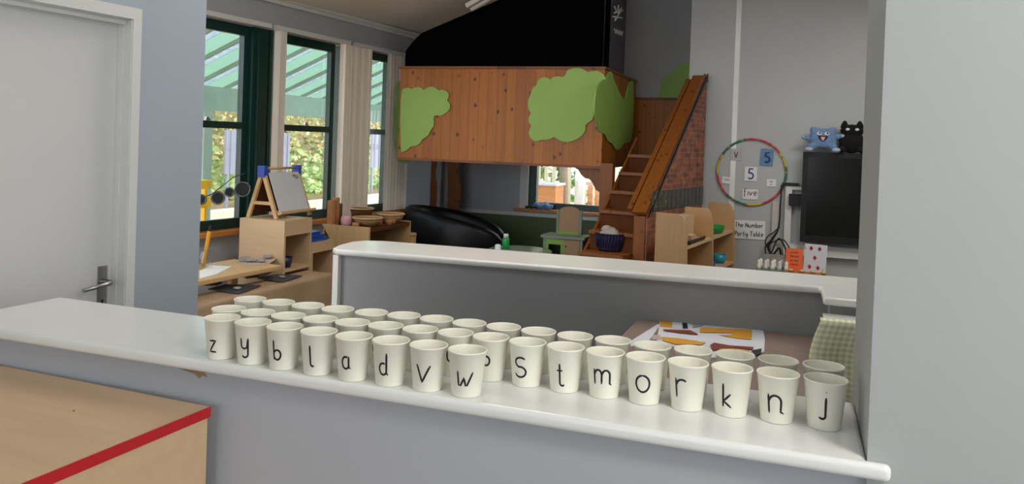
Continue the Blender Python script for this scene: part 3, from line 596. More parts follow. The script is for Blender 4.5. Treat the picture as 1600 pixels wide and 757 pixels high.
tb = thing('round_table', 'low round table with sage green top under the loft', 'table', (-2.2, 5.78, 0))
tc_ = atz(813, 390, .70); tb.location = (tc_.x, tc_.y, 0)
bm = NB(); lathe(bm, [(0, .672), (.235, .672), (.25, .678), (.255, .686), (.25, .697), (.235, .70), (0, .70)], 48); obj('tabletop', bm, 'tabletop', tb)
bm = NB(); lathe(bm, [(0, 0), (.15, 0), (.15, .012), (.03, .035), (.022, .06), (.022, .64), (.06, .6715), (0, .6715)], 24); obj('pedestal', bm, 'metal', tb)
p = atz(790, 389, .70)
jr = thing('green_jar', 'green bottle with a white cap standing on the round table', 'bottle', (p.x, p.y, .7005))
bm = NB(); lathe(bm, [(0, 0), (.026, 0), (.029, .01), (.029, .07), (.022, .088), (0, .089)], 24); obj('body', bm, 'greenp', jr)
bm = NB(); lathe(bm, [(0, .0892), (.019, .0892), (.02, .112), (.016, .118), (0, .119)], 20); obj('cap', bm, 'satin', jr)
p = atz(778, 392, .70); bm = NB(); lathe(bm, [(0, 0), (.022, 0), (.024, .006), (.024, .04), (.02, .046), (.010, .05), (0, .05)], 20, (p.x, p.y, .7005)); single('white_pot', bm, 'white', 'small white pot beside the green bottle on the round table', 'pot')

# toy vanity
tv = thing('toy_vanity', 'small painted toy dressing table with arched back board', 'toy furniture', (-1.77, 6.35, 0), 0)
bm = NB(); box(bm, -.185, .185, -.13, .13, .78, .80); bevel(bm, .006); obj('top', bm, 'greygreen', tv)
bm = NB()
for x in (-.165, .145): box(bm, x, x+.02, -.115, .115, 0, .78)
box(bm, -.145, .145, .1, .115, 0, .78); box(bm, -.145, .145, -.1, .1, .40, .415); obj('carcass', bm, 'greygreen', tv)
bm = NB(); prism(bm, [(x, -.118, z) for x, z in ((-.143, .0), (-.143, .778), (.01, .778), (.01, 0), (-.015, 0), (-.015, .73), (-.118, .73), (-.118, 0))], (0, .012, 0)); obj('niche_frame', bm, 'leafgreen', tv, label='lime green surround of the open niche')
bm = NB(); box(bm, .0105, .143, -.118, -.106, 0, .776); dr = obj('door', bm, 'khaki', tv)
bm = NB(); blob(bm, (.03, -.124, .72), (.006, .006, .006), sub=2); obj('knob', bm, 'dark', dr); 
pts = [(-.09, .8002), (.09, .8002), (.09, .985)] + [(.09*math.cos(R(a)), .985+.045*math.sin(R(a))) for a in range(10, 180, 12)] + [(-.09, .985)]
bm = NB(); prism(bm, [(x, .06, z) for x, z in pts], (0, .014, 0)); bevel(bm, .003, 1); obj('back_board', bm, 'khaki', tv)
bm = NB(); box(bm, -.108, -.0905, .055, .08, .8002, 1.0); box(bm, .0905, .108, .055, .08, .8002, 1.0); bevel(bm, .003, 1); obj('back_posts', bm, 'greygreen', tv)
bm = NB(); box(bm, -.09, .09, .045, .0598, .8002, .823); bevel(bm, .003, 1); obj('trim_rail', bm, 'leafgreen', tv)
# blinds / cloth bundle on the sill of the far window
p = aty(848, 318, B8-.05); bm = NB(); blob(bm, (0, 0, 0), (.12, .035, .035), sub=3)
for v in bm.verts: v.co.z += .012*math.sin(v.co.x*60)+.01*math.sin(v.co.y*90)
for v in bm.verts: v.co += Vector((-2.58, B8-.045, .868))
single('rolled_cloth', bm, 'skyblue', 'crumpled pale cloth lying on the sill of the window under the loft', 'cloth')
bm = NB()
random.seed(3)
for k in range(5): blob(bm, (-2.76+.03*k, B8-.06, .846+.008*(k % 2)), (.02, .018, .016), sub=2)
single('dark_toy_animal', bm, 'dark', 'small dark lumpy toy at the left end of the sill under the loft', 'toy')

# =================================================================== SHELVES BESIDE THE STAIRS
sh = thing('open_shelf_unit', 'brown open shelf unit with curved end panels beside the brick-print stairs', 'shelf unit', (-.907, 5.51, 0), -R(8.1))
SW, SL, SH = .215, 1.47, 1.10
def curved_panel(y, w0=SW, h=SH):
    pts = [(0, 0), (w0+.03, 0), (w0+.022, h*.45), (w0+.008, h-.19)] + [(w0-.05+.058*math.cos(R(a))-.002, h-.15+.15*math.sin(R(a))) for a in (10, 25, 40, 55, 70, 90)] + [(0, h)]
    bm = NB(); prism(bm, [(x, y, z) for x, z in pts], (0, .018, 0)); bevel(bm, .003, 1); return bm
for y in (0, .72, 1.45): obj('end_panel', curved_panel(y), 'cork', sh)
bm = NB(); box(bm, .001, .010, .0182, 1.4498, 0, 1.05); obj('back_panel', bm, 'birch', sh)
for (y0, y1) in ((.0182, .7198), (.7382, 1.4498)):
    for z in (.12, .60, .86):
        bm = NB(); box(bm, .0105, SW+(.012 if z < .8 else .0), y0, y1, z, z+.018); bevel(bm, .003, 1); obj('shelf', bm, 'maple', sh)
def onshelf(x, y, z): q = Matrix.Rotation(-R(8.1), 4, 'Z') @ Vector((x, y, 0)); return (-.907+q.x, 5.51+q.y, z)
c8 = Matrix.Rotation(-R(8.1), 4, 'Z')
def sbox(n_, x0, x1, y0, y1, z0, z1, m, lab, cat, bv=.004, grp=None):
    bm = NB(); box(bm, x0, x1, y0, y1, z0, z1); bevel(bm, bv, 2)
    for v in bm.verts: q = c8 @ v.co; v.co = Vector((-.907+q.x, 5.51+q.y, q.z))
    return single(n_, bm, m, lab, cat, grp)
sbox('wooden_box', .03, .12, .32, .55, .8785, 1.06, 'maple', 'tall pale wooden box on the upper shelf by the stairs', 'box')
sbox('wooden_block', .05, .16, .12, .26, .8785, .96, 'birch', 'pale stepped wooden block on the upper shelf, nearest the end panel', 'block')
sbox('wooden_block', .12, .18, .29, .40, .8785, .93, 'maple', 'small wooden block in front of the tall box', 'block')
bm = NB(); tube(bm, [onshelf(.195, y, .893+.006*math.sin(y*60)) for y in [.12+.05*k for k in range(10)]], .013, 8); single('toy_train', bm, 'dark', 'row of small black toy wagons along the shelf edge', 'toy')
tg = thing('green_tray', 'green plastic tray on the upper shelf in the far bay', 'tray', onshelf(.12, 1.12, .8785), -R(8.1))
bm = NB(); prof = [(0, 0), (.075, 0), (.095, .045), (.099, .045), (.079, -.0), (0, .004)]; lathe(bm, [(0, 0), (.09, 0), (.105, .05), (.11, .052), (.11, .049), (.092, .004), (0, .004)], 32, sx=.85, sy=1.6); obj('tray_body', bm, 'greenp', tg)
sbox('white_card', .08, .083, .82, .9, .8785, .97, 'white', 'white card standing in the far bay behind the green tray', 'card', .0005)
def bowl(name, x, y, z, r, h, m, lab):
    bm = NB(); lathe(bm, [(0, 0), (r*.7, 0), (r, h), (r*.95, h), (r*.66, .004), (0, .004)], 28, onshelf(x, y, z)); return single(name, bm, m, lab, 'bowl')
bowl('plastic_bowl', .15, 1.26, .6185, .06, .07, 'cyan', 'turquoise plastic bowl on the lower shelf, far bay')
bowl('plastic_cup', .18, .86, .6185, .038, .07, 'bluep', 'blue plastic cup on the lower shelf, far bay')
sbox('picture_book', .03, .22, .15, .40, .6185, .632, 'navy', 'dark blue book lying on the lower shelf, near bay', 'book', .001)
sbox('toy_brick', .10, .19, .18, .33, .6325, .66, 'orangecard', 'orange toy on the dark blue book', 'toy')
sbox('toy_brick', .12, .22, .43, .56, .6185, .66, 'cyan', 'turquoise toy on the lower shelf, near bay', 'toy', .01)

# =================================================================== SCREEN WALL
Y = TW
hc = aty(1174, 269, Y-.02); hr = .3
hp_ = thing('hula_hoop', 'hoop wound in red, green and yellow tape hung on the wall', 'hoop', (hc.x, Y-.017, hc.z-hr))
seq = ['stickg', 'sticky', 'stickr', 'stickr', 'stickg', 'sticky', 'stickr', 'stickr', 'stickg', 'stickg', 'stickr', 'stickr']
bm = NB(); N_ = 96; prev = None
mats = ['stickr', 'stickg', 'sticky', 'woodtoy']
def hoopcol(deg):
    # degrees from right, counter-clockwise
    for lo, hi, c in ((-15, 8, 1), (8, 35, 2), (35, 70, 0), (70, 100, 0), (100, 150, 1), (150, 185, 2), (185, 225, 0), (225, 262, 1), (262, 290, 2), (290, 330, 0), (330, 346, 1)):
        if lo <= deg < hi: return c
    return 1
n = 10; rings = []
for i in range(N_):
    a = 2*PI*i/N_; cx_, cz_ = math.cos(a), math.sin(a); rr = .0092*(1+.18*math.sin(i*2.1))
    rings.append([bm.verts.new(((.290+rr*math.cos(2*PI*k/n))*cx_*1.0, rr*math.sin(2*PI*k/n), hr+(.290+rr*math.cos(2*PI*k/n))*cz_)) for k in range(n)])
for i in range(N_):
    for k in range(n):
        f = bm.faces.new((rings[i][k], rings[i][(k+1) % n], rings[(i+1) % N_][(k+1) % n], rings[(i+1) % N_][k])); dg = 360*i/N_; dg = dg-360 if dg > 346 else dg
        f.material_index = hoopcol(dg) if i % 7 else 3; f.smooth = True
obj('taped_ring', bm, mats, hp_)
def card(px, py, w_, h_, lab, text=None, ink='ink', xh=.03, wd=.006, bgm='white', tilt=0, y=Y-.0065, name='number_card', v0=None, lines=None, group=None):
    c = aty(px, py, y-.004); t = thing(name, lab, 'card', (c.x, y, c.z), 0, group); tm = Matrix.Rotation(R(tilt), 4, 'Y')
    bm = NB(); box(bm, -w_/2, w_/2, -.001, .0015, -h_/2, h_/2, tm); obj('sheet', bm, bgm, t)
    for (tx, xx, vv) in (lines or ([(text, xh, -xh*.8 if v0 is None else v0)] if text else [])):
        bm = NB(); write(bm, tx, xx, wd, lambda u, v, h: tm @ Vector((u, -.0014-abs(h) if h < 0 else -.0014-h*.2, v)), 0, vv); obj('lettering', bm, ink, t)
    return t
card(1150, 242, .09, .105, 'clear card with a dark V at the upper left inside the hoop', 'V', 'redink', .034, .009, 'laminate')
c5 = card(1198, 246, .112, .15, 'blue-painted card with number 5 at the upper right inside the hoop', None, bgm='skyblue', tilt=2)
bm = NB(); box(bm, -.056, .056, .0016, .0022, -.075, .075); obj('backing', bm, 'white', c5)
bm = NB(); write(bm, '5', .052, .018, lambda u, v, h: Vector((u, -.0014-max(h, -h*.2), v)), .004, -.045); obj('lettering', bm, 'blueink', c5)
card(1173, 272, .106, .125, 'white card with a blue number 5 in the middle of the hoop', '5', 'blueink', .056, .013, v0=-.046)
card(1136, 282, .088, .06, 'small white card with a row of marks at the left inside the hoop', None, tilt=5, lines=[('nnn', .014, -.004)], ink='ink', wd=.003)
card(1205, 286, .078, .066, 'small white card with dots at the right inside the hoop', None, lines=[('nn', .012, .002), ('vv', .008, -.018)], ink='ink', wd=.003)
card(1172, 304, .13, .09, 'white card reading five at the bottom inside the hoop', 'five', 'redink', .036, .007, v0=-.010)
card(1170, 359.5, .275, .165, 'white sign reading The Number Party Table below the hoop', None, 'greenink', name='wall_sign', tilt=-1, lines=[('The Number', .0245, .021), ('Party Table', .0245, -.055)], wd=.0065)

# monitor, its mount and the toys on it
tvp = aty(1255, 238, Y-.14); tvb = aty(1255, 378, Y-.14)
X0 = tvp.x; X1 = X0+.86*1.0; Z0, Z1 = tvb.z, tvp.z+.005
mon = thing('wall_screen', 'black flat screen monitor on the wall with soft toys on top', 'screen', ((X0+X1)/2, Y-.10, Z0))
bm = NB(); box(bm, X0, X1, Y-.145, Y-.10, Z0, Z1); bevel(bm, .008, 2); box(bm, X0+.1, X1-.1, Y-.0998, Y-.06, Z0+.1, Z1-.1); obj('housing', bm, 'dark', mon, world=True)
bm = NB(); box(bm, X0+.042, X1-.042, Y-.1475, Y-.1455, Z0+.06, Z1-.045); obj('display', bm, 'screen', mon, world=True)
bm = NB(); box(bm, (X0+X1)/2-.1, (X0+X1)/2+.1, Y-.0598, Y-.001, Z0+.25, Z1-.25); obj('wall_bracket', bm, 'dark', mon, world=True)
bm = NB(); write(bm, 'vu', .010, .002, lambda u, v, h: Vector((X0+.05+u, Y-.1458, Z0+.026+v)), 0, 0); obj('maker_mark', bm, 'metal', mon, world=True)
fr = thing('trunking', 'cream metal trunking frame and rail behind the black screen', 'frame', (X0+.1, Y-.03, Z0-.12))
q0 = aty(1208, 300, Y-.03); q1 = aty(1222, 300, Y-.03); qb = aty(1215, 392, Y)
bm = NB(); box(bm, q0.x, q1.x-.01, Y-.035, Y-.001, .62, aty(1212, 314, Y).z); bevel(bm, .004); obj('cable_trunking', bm, 'trunking', fr, world=True)
q0 = aty(1228, 292, Y-.03); q1 = aty(1238, 292, Y-.03)
bm = NB(); box(bm, q0.x, q1.x, Y-.05, Y-.001, .66, 1.25); box(bm, q1.x+.0002, X0+.8, Y-.045, Y-.001, 1.225, 1.25); bevel(bm, .003); obj('upright', bm, 'satin', fr, world=True)
bm = NB(); box(bm, q1.x+.001, X1, Y-.07, Y-.001, Z0-.125, Z0-.07); bevel(bm, .006); box(bm, q1.x+.001, X1, Y-.05, Y-.001, Z0-.0698, Z0-.035); obj('lower_rail', bm, 'satin', fr, world=True)
bm = NB(); box(bm, aty(1226, 289, Y).x-.02, aty(1252, 289, Y).x-.02, Y-.06, Y-.002, 1.262, 1.282); obj('black_bracket', bm, 'dark', fr, world=True); bm = NB(); box(bm, aty(1233, 305, Y).x, X0+.03, Y-.095, Y-.052, 1.09, 1.19); bevel(bm, .003); obj('black_bracket', bm, 'dark', fr, world=True)
def spline(pts, k=6):
    P = [Vector(p) for p in pts]; P = [P[0]*2-P[1]] + P + [P[-1]*2-P[-2]]; out = []
    for i in range(1, len(P)-2):
        a, b, c, d = P[i-1:i+3]
        for j in range(k): t = j/k; out.append(.5*((2*b)+(c-a)*t+(2*a-5*b+4*c-d)*t*t+(3*b-a-3*c+d)*t**3))
    return out + [P[-2]]
bm = NB(); cx_ = q0.x-.035
tube(bm, spline([(cx_, Y-.05, 1.26), (cx_-.004, Y-.05, 1.1), (cx_-.01, Y-.05, .9), (cx_-.05, Y-.055, .80), (cx_-.10, Y-.06, .74), (cx_-.115, Y-.07, .70), (cx_-.10, Y-.09, .655), (cx_-.06, Y-.1, .68), (cx_-.03, Y-.09, .76), (cx_, Y-.09, .80), (cx_+.05, Y-.09, .72), (cx_+.06, Y-.1, .63)]), .0065, 8)
tube(bm, spline([(cx_, Y-.07, .9), (cx_-.06, Y-.08, .84), (cx_-.09, Y-.08, .82), (cx_-.115, Y-.08, .77), (cx_-.10, Y-.08, .72), (cx_-.06, Y-.08, .76), (cx_+.03, Y-.08, .79), (cx_+.10, Y-.08, .70)]), .005, 8)
tube(bm, spline([(cx_-.02, Y-.1, .86), (cx_-.06, Y-.1, .79), (cx_-.09, Y-.1, .72), (cx_-.05, Y-.1, .66), (cx_+.0, Y-.1, .72), (cx_+.02, Y-.1, .66)]), .009, 8)
single('power_cables', bm, 'cable', 'tangle of black cables hanging left of the screen', 'cable')

def plush_blue():
    t = thing('soft_toy', 'pale blue plush monster with open grin sitting on the screen', 'soft toy', (X0+.15, Y-.125, Z1))
    bm = NB(); bm2 = bm
    g = bmesh.ops.create_cube(bm, size=1); bmesh.ops.subdivide_edges(bm, edges=bm.edges[:], cuts=6, use_grid_fill=True)
    for v in bm.verts:
        q = v.co*2; s_ = Vector((q.x*math.sqrt(1-q.y**2/4-q.z**2/4*.7), q.y*math.sqrt(1-q.x**2/3-q.z**2/3+q.x**2*q.z**2/5), q.z*math.sqrt(1-q.x**2/6-q.y**2/4)))
        v.co = Vector((s_.x*(.105-.012*s_.z), s_.y*.065, .118+s_.z*.085))
        if q.z > .6 and abs(q.x) > .6: v.co += Vector((.012*(1 if q.x > 0 else -1), 0, .014))
    for f in bm.faces: f.smooth = True
    obj('body', bm, 'skyblue', t)
    for s_, zz in ((-1, .115), (1, .135)):
        bm = NB(); tube(bm, [(.08*s_, 0, zz-.02), (.115*s_, -.01, zz), (.14*s_, -.015, zz+.005)], [.024, .022, .018], 12); blob(bm, (.145*s_, -.015, zz+.006), (.022, .02, .018)); obj('arm', bm, 'skyblue', t)
        bm = NB(); blob(bm, (.152*s_, -.018, zz+.006), (.018, .019, .015)); obj('hand', bm, 'plushw', t)
        bm = NB(); tube(bm, [(.05*s_, -.02, .06), (.085*s_, -.06, .045), (.10*s_, -.075, .03)], [.032, .03, .024], 12); obj('leg', bm, 'skyblue', t)
        bm = NB(); blob(bm, (.105*s_, -.085, .022), (.034, .028, .02)); obj('foot', bm, 'plushw', t)
        bm = NB(); blob(bm, (.03*s_-.0, -.064, .155), (.02, .008, .015)); e = obj('eye', bm, 'white', t)
        bm = NB(); blob(bm, (.03*s_+.004, -.0705, .160), (.008, .004, .008), sub=2); obj('pupil', bm, 'dark', e)
    bm = NB(); P = [(-.038, .137), (.038, .137), (.034, .118), (.018, .098), (0, .091), (-.018, .098), (-.034, .118)]
    prism(bm, [(x, -.062, z) for x, z in P], (0, -.008, 0)); bevel(bm, .002, 1); mo = obj('mouth', bm, 'maroon', t)
    bm = NB(); prism(bm, [(x, -.0702, z) for x, z in ((-.018, .128), (.018, .128), (.012, .108), (0, .096), (-.012, .108))], (0, -.003, 0)); obj('tongue', bm, 'pink', mo)
def plush_black():
    t = thing('soft_toy', 'black plush cat-eared toy with white eyes at the screen edge behind the pillar', 'soft toy', (X0+.375, Y-.115, Z1))
    bm = NB(); blob(bm, (0, 0, .095), (.10, .06, .095)); blob(bm, (0, -.0, .185), (.092, .058, .055)); obj('body', bm, 'plushb', t)
    for s_ in (-1, 1):
        bm = NB(); lathe(bm, [(0, 0), (.034, 0), (.026, .03), (.012, .056), (0, .062)], 16, (.058*s_, 0, .21)); obj('ear', bm, 'plushb', t)
        bm = NB(); blob(bm, (.036*s_, -.054, .197), (.016, .007, .011)); obj('eye', bm, 'white', t)
        bm = NB(); blob(bm, (.08*s_, -.055, .03), (.038, .045, .03)); obj('paw', bm, 'plushb', t)
plush_blue(); plush_black()

# number party table with trays
def yz(px, py, y): return aty(px, py, y)
ptb = thing('activity_table', 'low pale table against the wall under the number display', 'table', (-.02, 6.9, 0))
zt_ = .585
TXL, TXR = atz(1176, 430, .585).x, atz(1290, 434, .585).x
bm = NB(); box(bm, TXL, TXR, 6.60, 7.24, zt_-.03, zt_); bevel(bm, .006); obj('tabletop', bm, 'maple', ptb, world=True)
for x in (TXL+.03, TXR-.07):
    for y in (6.64, 7.16): 
        bm = NB(); box(bm, x, x+.04, y, y+.04, 0, zt_-.0302); obj('leg', bm, 'maple', ptb, world=True)
xa = atz(1180, 428, zt_+.03); xb = atz(1222, 430, zt_+.03)
et = thing('peg_tray', 'wooden tray of pale pegs standing in a row at the left of the activity table', 'tray', (xa.x+.12, 6.74, zt_+.0005))
bm = NB(); box(bm, -.135, .12, -.075, .075, 0, .02); bevel(bm, .004); obj('base', bm, 'greengrey' if 'greengrey' in M else 'greygreen', et)
for r_ in range(2):
    for k in range(5):
        bm = NB(); lathe(bm, [(0, .0202), (.019, .0202), (.016, .05), (.011, .062), (.014, .075), (.010, .09), (0, .094)], 12, (-.11+.052*k+.012*r_, -.045+.085*r_, 0)); obj('peg', bm, 'offwhite' if k % 2 else 'paper', et)
tt = thing('card_rack', 'wooden rack holding cards upright at the right of the activity table', 'rack', (.06, 6.68, zt_+.0005))
tx0 = atz(1224, 432, zt_+.03).x; tx1 = atz(1286, 436, zt_+.03).x
tt.location.x = (tx0+tx1)/2; hw = (tx1-tx0)/2-.01
bm = NB(); box(bm, -hw, hw, -.05, .03, 0, .018); box(bm, -hw, hw, -.05, -.035, .0182, .034); bevel(bm, .003); obj('base', bm, 'woodtoy', tt)
for k in range(4):
    bm = NB(); lathe(bm, [(0, .0345), (.022, .0345), (.022, .038), (.012, .048), (0, .05)], 16, (-hw+.04+k*.08, -.042, 0)); obj('wooden_half_round', bm, 'maple', tt)
bm = NB(); blob(bm, (tt.location.x+hw+.02, 6.66, zt_+.028), (.018, .018, .028)); single('lime_peg', bm, 'lime', 'lime green peg at the right end of the wooden rack', 'peg')
oc = aty(1241, 403, 6.70); t = thing('orange_note', 'orange card with handwritten lines standing on the wooden rack', 'card', (oc.x, 6.70, zt_+.020)); 
bm = NB(); box(bm, -.064, .064, 0, .002, 0, .182); obj('sheet', bm, 'orangecard', t)
for k, tx in enumerate(('we can', 'the and', 'our bag', 'a band')):
    tx = ''.join(c if c in G or c == ' ' else 'o' for c in tx); bm = NB(); write(bm, tx, .010, .0024, lambda u, v, h: Vector((u, -.0006-abs(h), v)), 0, .145-.032*k); obj('lettering', bm, 'rust', t)
pc = aty(1272, 404, 6.72); t = thing('playing_card', 'large five of diamonds playing card beside the orange note', 'playing card', (pc.x+.004, 6.715, zt_+.020), 0); 
bm = NB(); box(bm, -.083, .083, 0, .002, 0, .225, Matrix.Rotation(R(2), 4, 'Y')); obj('sheet', bm, 'offwhite', t)
for (x, z) in ((-.028, .192), (.034, .190), (.001, .118), (-.036, .046), (.026, .040)):
    bm = NB(); prism(bm, [(x, -.0012, z+.020), (x+.015, -.0012, z), (x, -.0012, z-.020), (x-.015, -.0012, z)], (0, .0008, 0)); obj('diamond', bm, 'diamond', t)
for (x, z) in ((-.070, .185), (.062, .018)):
    bm = NB(); write(bm, '5', .010, .003, lambda u, v, h: Vector((u, -.0006-abs(h), v)), x, z); obj('corner_number', bm, 'diamond', t)
p = atz(1208, 398, zt_+.06)
bm = NB(); box(bm, xa.x+.05, xa.x+.2, 6.98, 7.06, zt_+.0005, zt_+.10); bevel(bm, .02, 3); single('grey_pouch', bm, 'stone', 'grey box behind the peg tray on the activity table', 'box')
bm = NB(); box(bm, xa.x+.22, xa.x+.34, 6.98, 7.05, zt_+.0005, zt_+.15); bevel(bm, .02, 3); single('dark_case', bm, 'blackstrip', 'dark case below the cables behind the orange note', 'case')

# =================================================================== WINDOW SIDE: LEFT OF THE ROOM
# cabinet with the easel on it: end panel faces the camera, bays face right
c0 = aty(375, 338, 4.55); c1 = aty(445, 346, 4.55)
cz = .985; cab = thing('shelf_cabinet', 'maple laminate shelf cabinet carrying the wooden easel by the window', 'cabinet', (c1.x, 4.55, 0), 0)
cw = .37; k1 = atx(488, 338, c1.x); cl_ = k1.y-4.55
cz = aty(445, 346, 4.55).z; pcab = [c0.x, c1.x, cl_, cz]
bm = NB(); box(bm, c0.x-c1.x, 0, 0, .018, 0, cz-.0002); bevel(bm, .002, 1); obj('end_panel', bm, 'maple', cab)
bm = NB(); box(bm, c0.x-c1.x, 0, cl_-.018, cl_, 0, cz-.0202); bevel(bm, .002, 1); obj('end_panel', bm, 'maple', cab)
bm = NB(); box(bm, c0.x-c1.x, 0, .0182, cl_, cz-.02, cz); bevel(bm, .002, 1); obj('top', bm, 'maple', cab)
bm = NB(); box(bm, c0.x-c1.x, c0.x-c1.x+.012, .0182, cl_-.0182, 0, cz-.0202); obj('back_panel', bm, 'birch', cab)
bm = NB(); box(bm, -.018, 0, .0182, cl_-.0182, cz-.105, cz-.0202); obj('front_rail', bm, 'maple', cab)
for z in (.14, cz-.35, ):
    bm = NB(); box(bm, c0.x-c1.x+.013, 0, .0182, cl_-.0182, z, z+.018); obj('shelf', bm, 'maple', cab)
bm = NB(); lathe(bm, [(0, 0), (.04, 0), (.052, .07), (.048, .07), (.036, .004), (0, .004)], 20, (c1.x-.075, 4.55+.12, cz-.3315)); single('purple_pot', bm, 'navy', 'purple-blue pot inside the shelf cabinet under the easel', 'pot')
# lower cabinet beyond, blue boxes on it
lz = atx(505, 378, c1.x).z; y2 = atx(523, 374, c1.x).y
lc = thing('low_cabinet', 'lower maple shelf cabinet beyond the easel with blue trays on top', 'cabinet', (c1.x, 4.55+cl_+.005, 0)); L2 = y2-(4.55+cl_+.005)
bm = NB(); box(bm, -.40, 0, 0, L2, lz-.07, lz); bevel(bm, .002, 1); obj('top', bm, 'maple', lc)
for y in (0, L2-.018): bm = NB(); box(bm, -.40, 0, y, y+.018, 0, lz-.0702); obj('end_panel', bm, 'maple', lc)
bm = NB(); box(bm, -.40, -.39, .0182, L2-.0182, 0, lz-.0702); obj('back_panel', bm, 'redp', lc, label='dark red back panel')
bm = NB(); box(bm, -.389, 0, .0182, L2-.0182, .35, .368); obj('shelf', bm, 'maple', lc)
for k in range(3):
    bt = NB(); z = lz+.0005+.022*k; box(bt, c1.x-.30+.01*k, c1.x-.04-.02*k, 4.55+cl_+.05+.015*k, 4.55+cl_+.05+L2*.75-.02*k, z, z+.021); bevel(bt, .006, 2)
    single('blue_tray', bt, 'bluep', ['blue tray at the bottom of the stack on the low cabinet', 'blue tray in the middle of the stack on the low cabinet', 'blue tray on top of the stack on the low cabinet'][k], 'tray', 'blue trays on the low cabinet')

# tabletop easel
e0 = aty(388, 346, 4.62); e1 = aty(432, 350, 4.62)
ez = cz+.0005
ea = thing('tabletop_easel', 'wooden A-frame easel with whiteboard and blue corners on the cabinet', 'easel', (c0.x*.5+c1.x*.5, 4.75, ez))
# frame spans y (width), splays in x; the board faces right
bx0, bx1 = e0.x-ea.location.x, e1.x-ea.location.x; ya, yb = -.13, .20
pt = atx(484, 335, e1.x); yb = pt.y-4.75
topx = (aty(411, 262, 4.62)).x-ea.location.x; tz = aty(411, 266, 4.62).z-ez
for yy in (ya, yb):
    for xx in (bx0, bx1):
        bm = NB(); d = Vector((topx-xx, 0, tz)); L_ = d.length; d.normalize(); oriented_box(bm, Vector((xx, yy, 0)), d, Vector((0, 1, 0)), Vector((-d.z, 0, d.x)), L_, .022, .026); bevel(bm, .003, 1); obj('leg', bm, 'birch', ea)
    bm = NB(); zz = tz*.28; f = .72; box(bm, topx+(bx0-topx)*f, topx+(bx1-topx)*f, yy-.01, yy+.01, zz, zz+.022); obj('crosspiece', bm, 'birch', ea)
    bm = NB(); box(bm, topx-.028, topx+.028, yy-.022, yy+.022, tz-.05, tz+.03); bevel(bm, .012, 3); obj('corner_bracket', bm, 'bluep', ea, label='blue plastic corner')
bm = NB(); tube(bm, [(topx, ya+.02, tz+.01), (topx, yb-.02, tz+.01)], .009, 10); obj('dowel', bm, 'birch', ea)
d = Vector((topx-bx1, 0, tz)).normalized(); u_ = Vector((d.z, 0, -d.x))
bm = NB(); oriented_box(bm, Vector((bx1, (ya+yb)/2, 0))+u_*.021, d, Vector((0, 1, 0)), u_, tz*.98, yb-ya-.05, .008, .025); bevel(bm, .002, 1); wb_ = obj('whiteboard', bm, 'whiteboard', ea)
bm = NB()
for k, (t_, y_) in enumerate(((.88, .1), (.84, .12), (.87, .14), (.82, .135))):
    lathe(bm, [(0, -.002), (.012, -.002), (.012, .002), (0, .002)], 12, (0, 0, 0))
bm.free(); bm = NB(); blob(bm, Vector((bx1, yb-.07, 0))+d*tz*.86+u_*.028, (.006, .02, .016)); blob(bm, Vector((bx1, yb-.10, 0))+d*tz*.9+u_*.028, (.006, .02, .010)); obj('magnet', bm, 'stone', wb_)
bm = NB(); oriented_box(bm, Vector((bx1, (ya+yb)/2, .03))+u_*.034, Vector((0, 1, 0)), u_, Vector((0, 0, 1)), (yb-ya)/2+.01, .03, .018, -(yb-ya)/2-.01); bevel(bm, .003, 1); obj('tray_ledge', bm, 'birch', ea)
bm = NB(); d2 = Vector((topx-bx0, 0, tz)).normalized(); oriented_box(bm, Vector((bx0, (ya+yb)/2, 0))-Vector((d2.z, 0, -d2.x))*.0, d2, Vector((0, 1, 0)), Vector((d2.z, 0, -d2.x)), tz*.98, yb-ya-.05, .008, .025); obj('chalkboard', bm, 'darkwood', ea)

# paper-covered table
TZ = .60
A_ = atz(520, 427, TZ); Bq = atz(338, 472, TZ); Cq = atz(455, 416, TZ)
dA = (Bq-A_).normalized(); dB = (Cq-A_).normalized()
pt_ = thing('craft_table', 'low table covered with brown kraft paper in front of the window', 'table', (A_.x-.3, A_.y-.8, 0))
P0 = A_; P1 = A_+dA*2.3; P2 = P1-Vector((.205, 0, 0)); P3 = A_-Vector((.205, 0, 0))+Vector((0, .01, 0))
bm = NB(); prism(bm, [Vector((p.x, p.y, TZ-.034)) for p in (P0, P1, P2, P3)], (0, 0, .03)); obj('tabletop', bm, 'birch', pt_, world=True)
for p in ((P0+Vector((-.05, -.07, 0))), (P1+Vector((-.03, .05, 0))), (P2+Vector((.05, .05, 0))), (P3+Vector((.05, -.07, 0)))):
    bm = NB(); box(bm, p.x-.02, p.x+.02, p.y-.02, p.y+.02, 0, TZ-.0345); obj('leg', bm, 'darkwood', pt_, world=True)
# kraft sheet: grid draped over, hanging at the right side and far end
random.seed(5)
bm = NB(); ux = (P3-P0); vx = (P1-P0); g = []
nu, nv = 26, 60
for i in range(nu+1):
    row = []
    for j in range(nv+1):
        u_v = -0.90+1.92*i/nu; v_v = -.06+1.05*j/nv
        cu = max(u_v, 0); cv = max(v_v, 0); p = P0+ux*cu+vx*cv; p.z = TZ+.0005+.0025*(1+math.sin(u_v*23+v_v*9))*(1+math.sin(v_v*31))*.5
        if u_v < 0:
            dr_ = -u_v*.205*1.15; p += Vector((.012+.012*math.sin(v_v*26)*min(1, dr_*8), 0, 0)); p.z = TZ-dr_*1.0
        if v_v < 0:
            p += Vector((0, .012, 0)); p.z = min(p.z, TZ)-(-v_v*2.3)*.9
        row.append(bm.verts.new(p))
    g.append(row)
for i in range(nu):
    for j in range(nv): f = bm.faces.new((g[i][j], g[i+1][j], g[i+1][j+1], g[i][j+1])); f.smooth = True
bmesh.ops.solidify(bm, geom=bm.faces[:], thickness=.001)
single('kraft_paper', bm, 'kraft', 'creased brown kraft paper draped over the low craft table', 'paper')
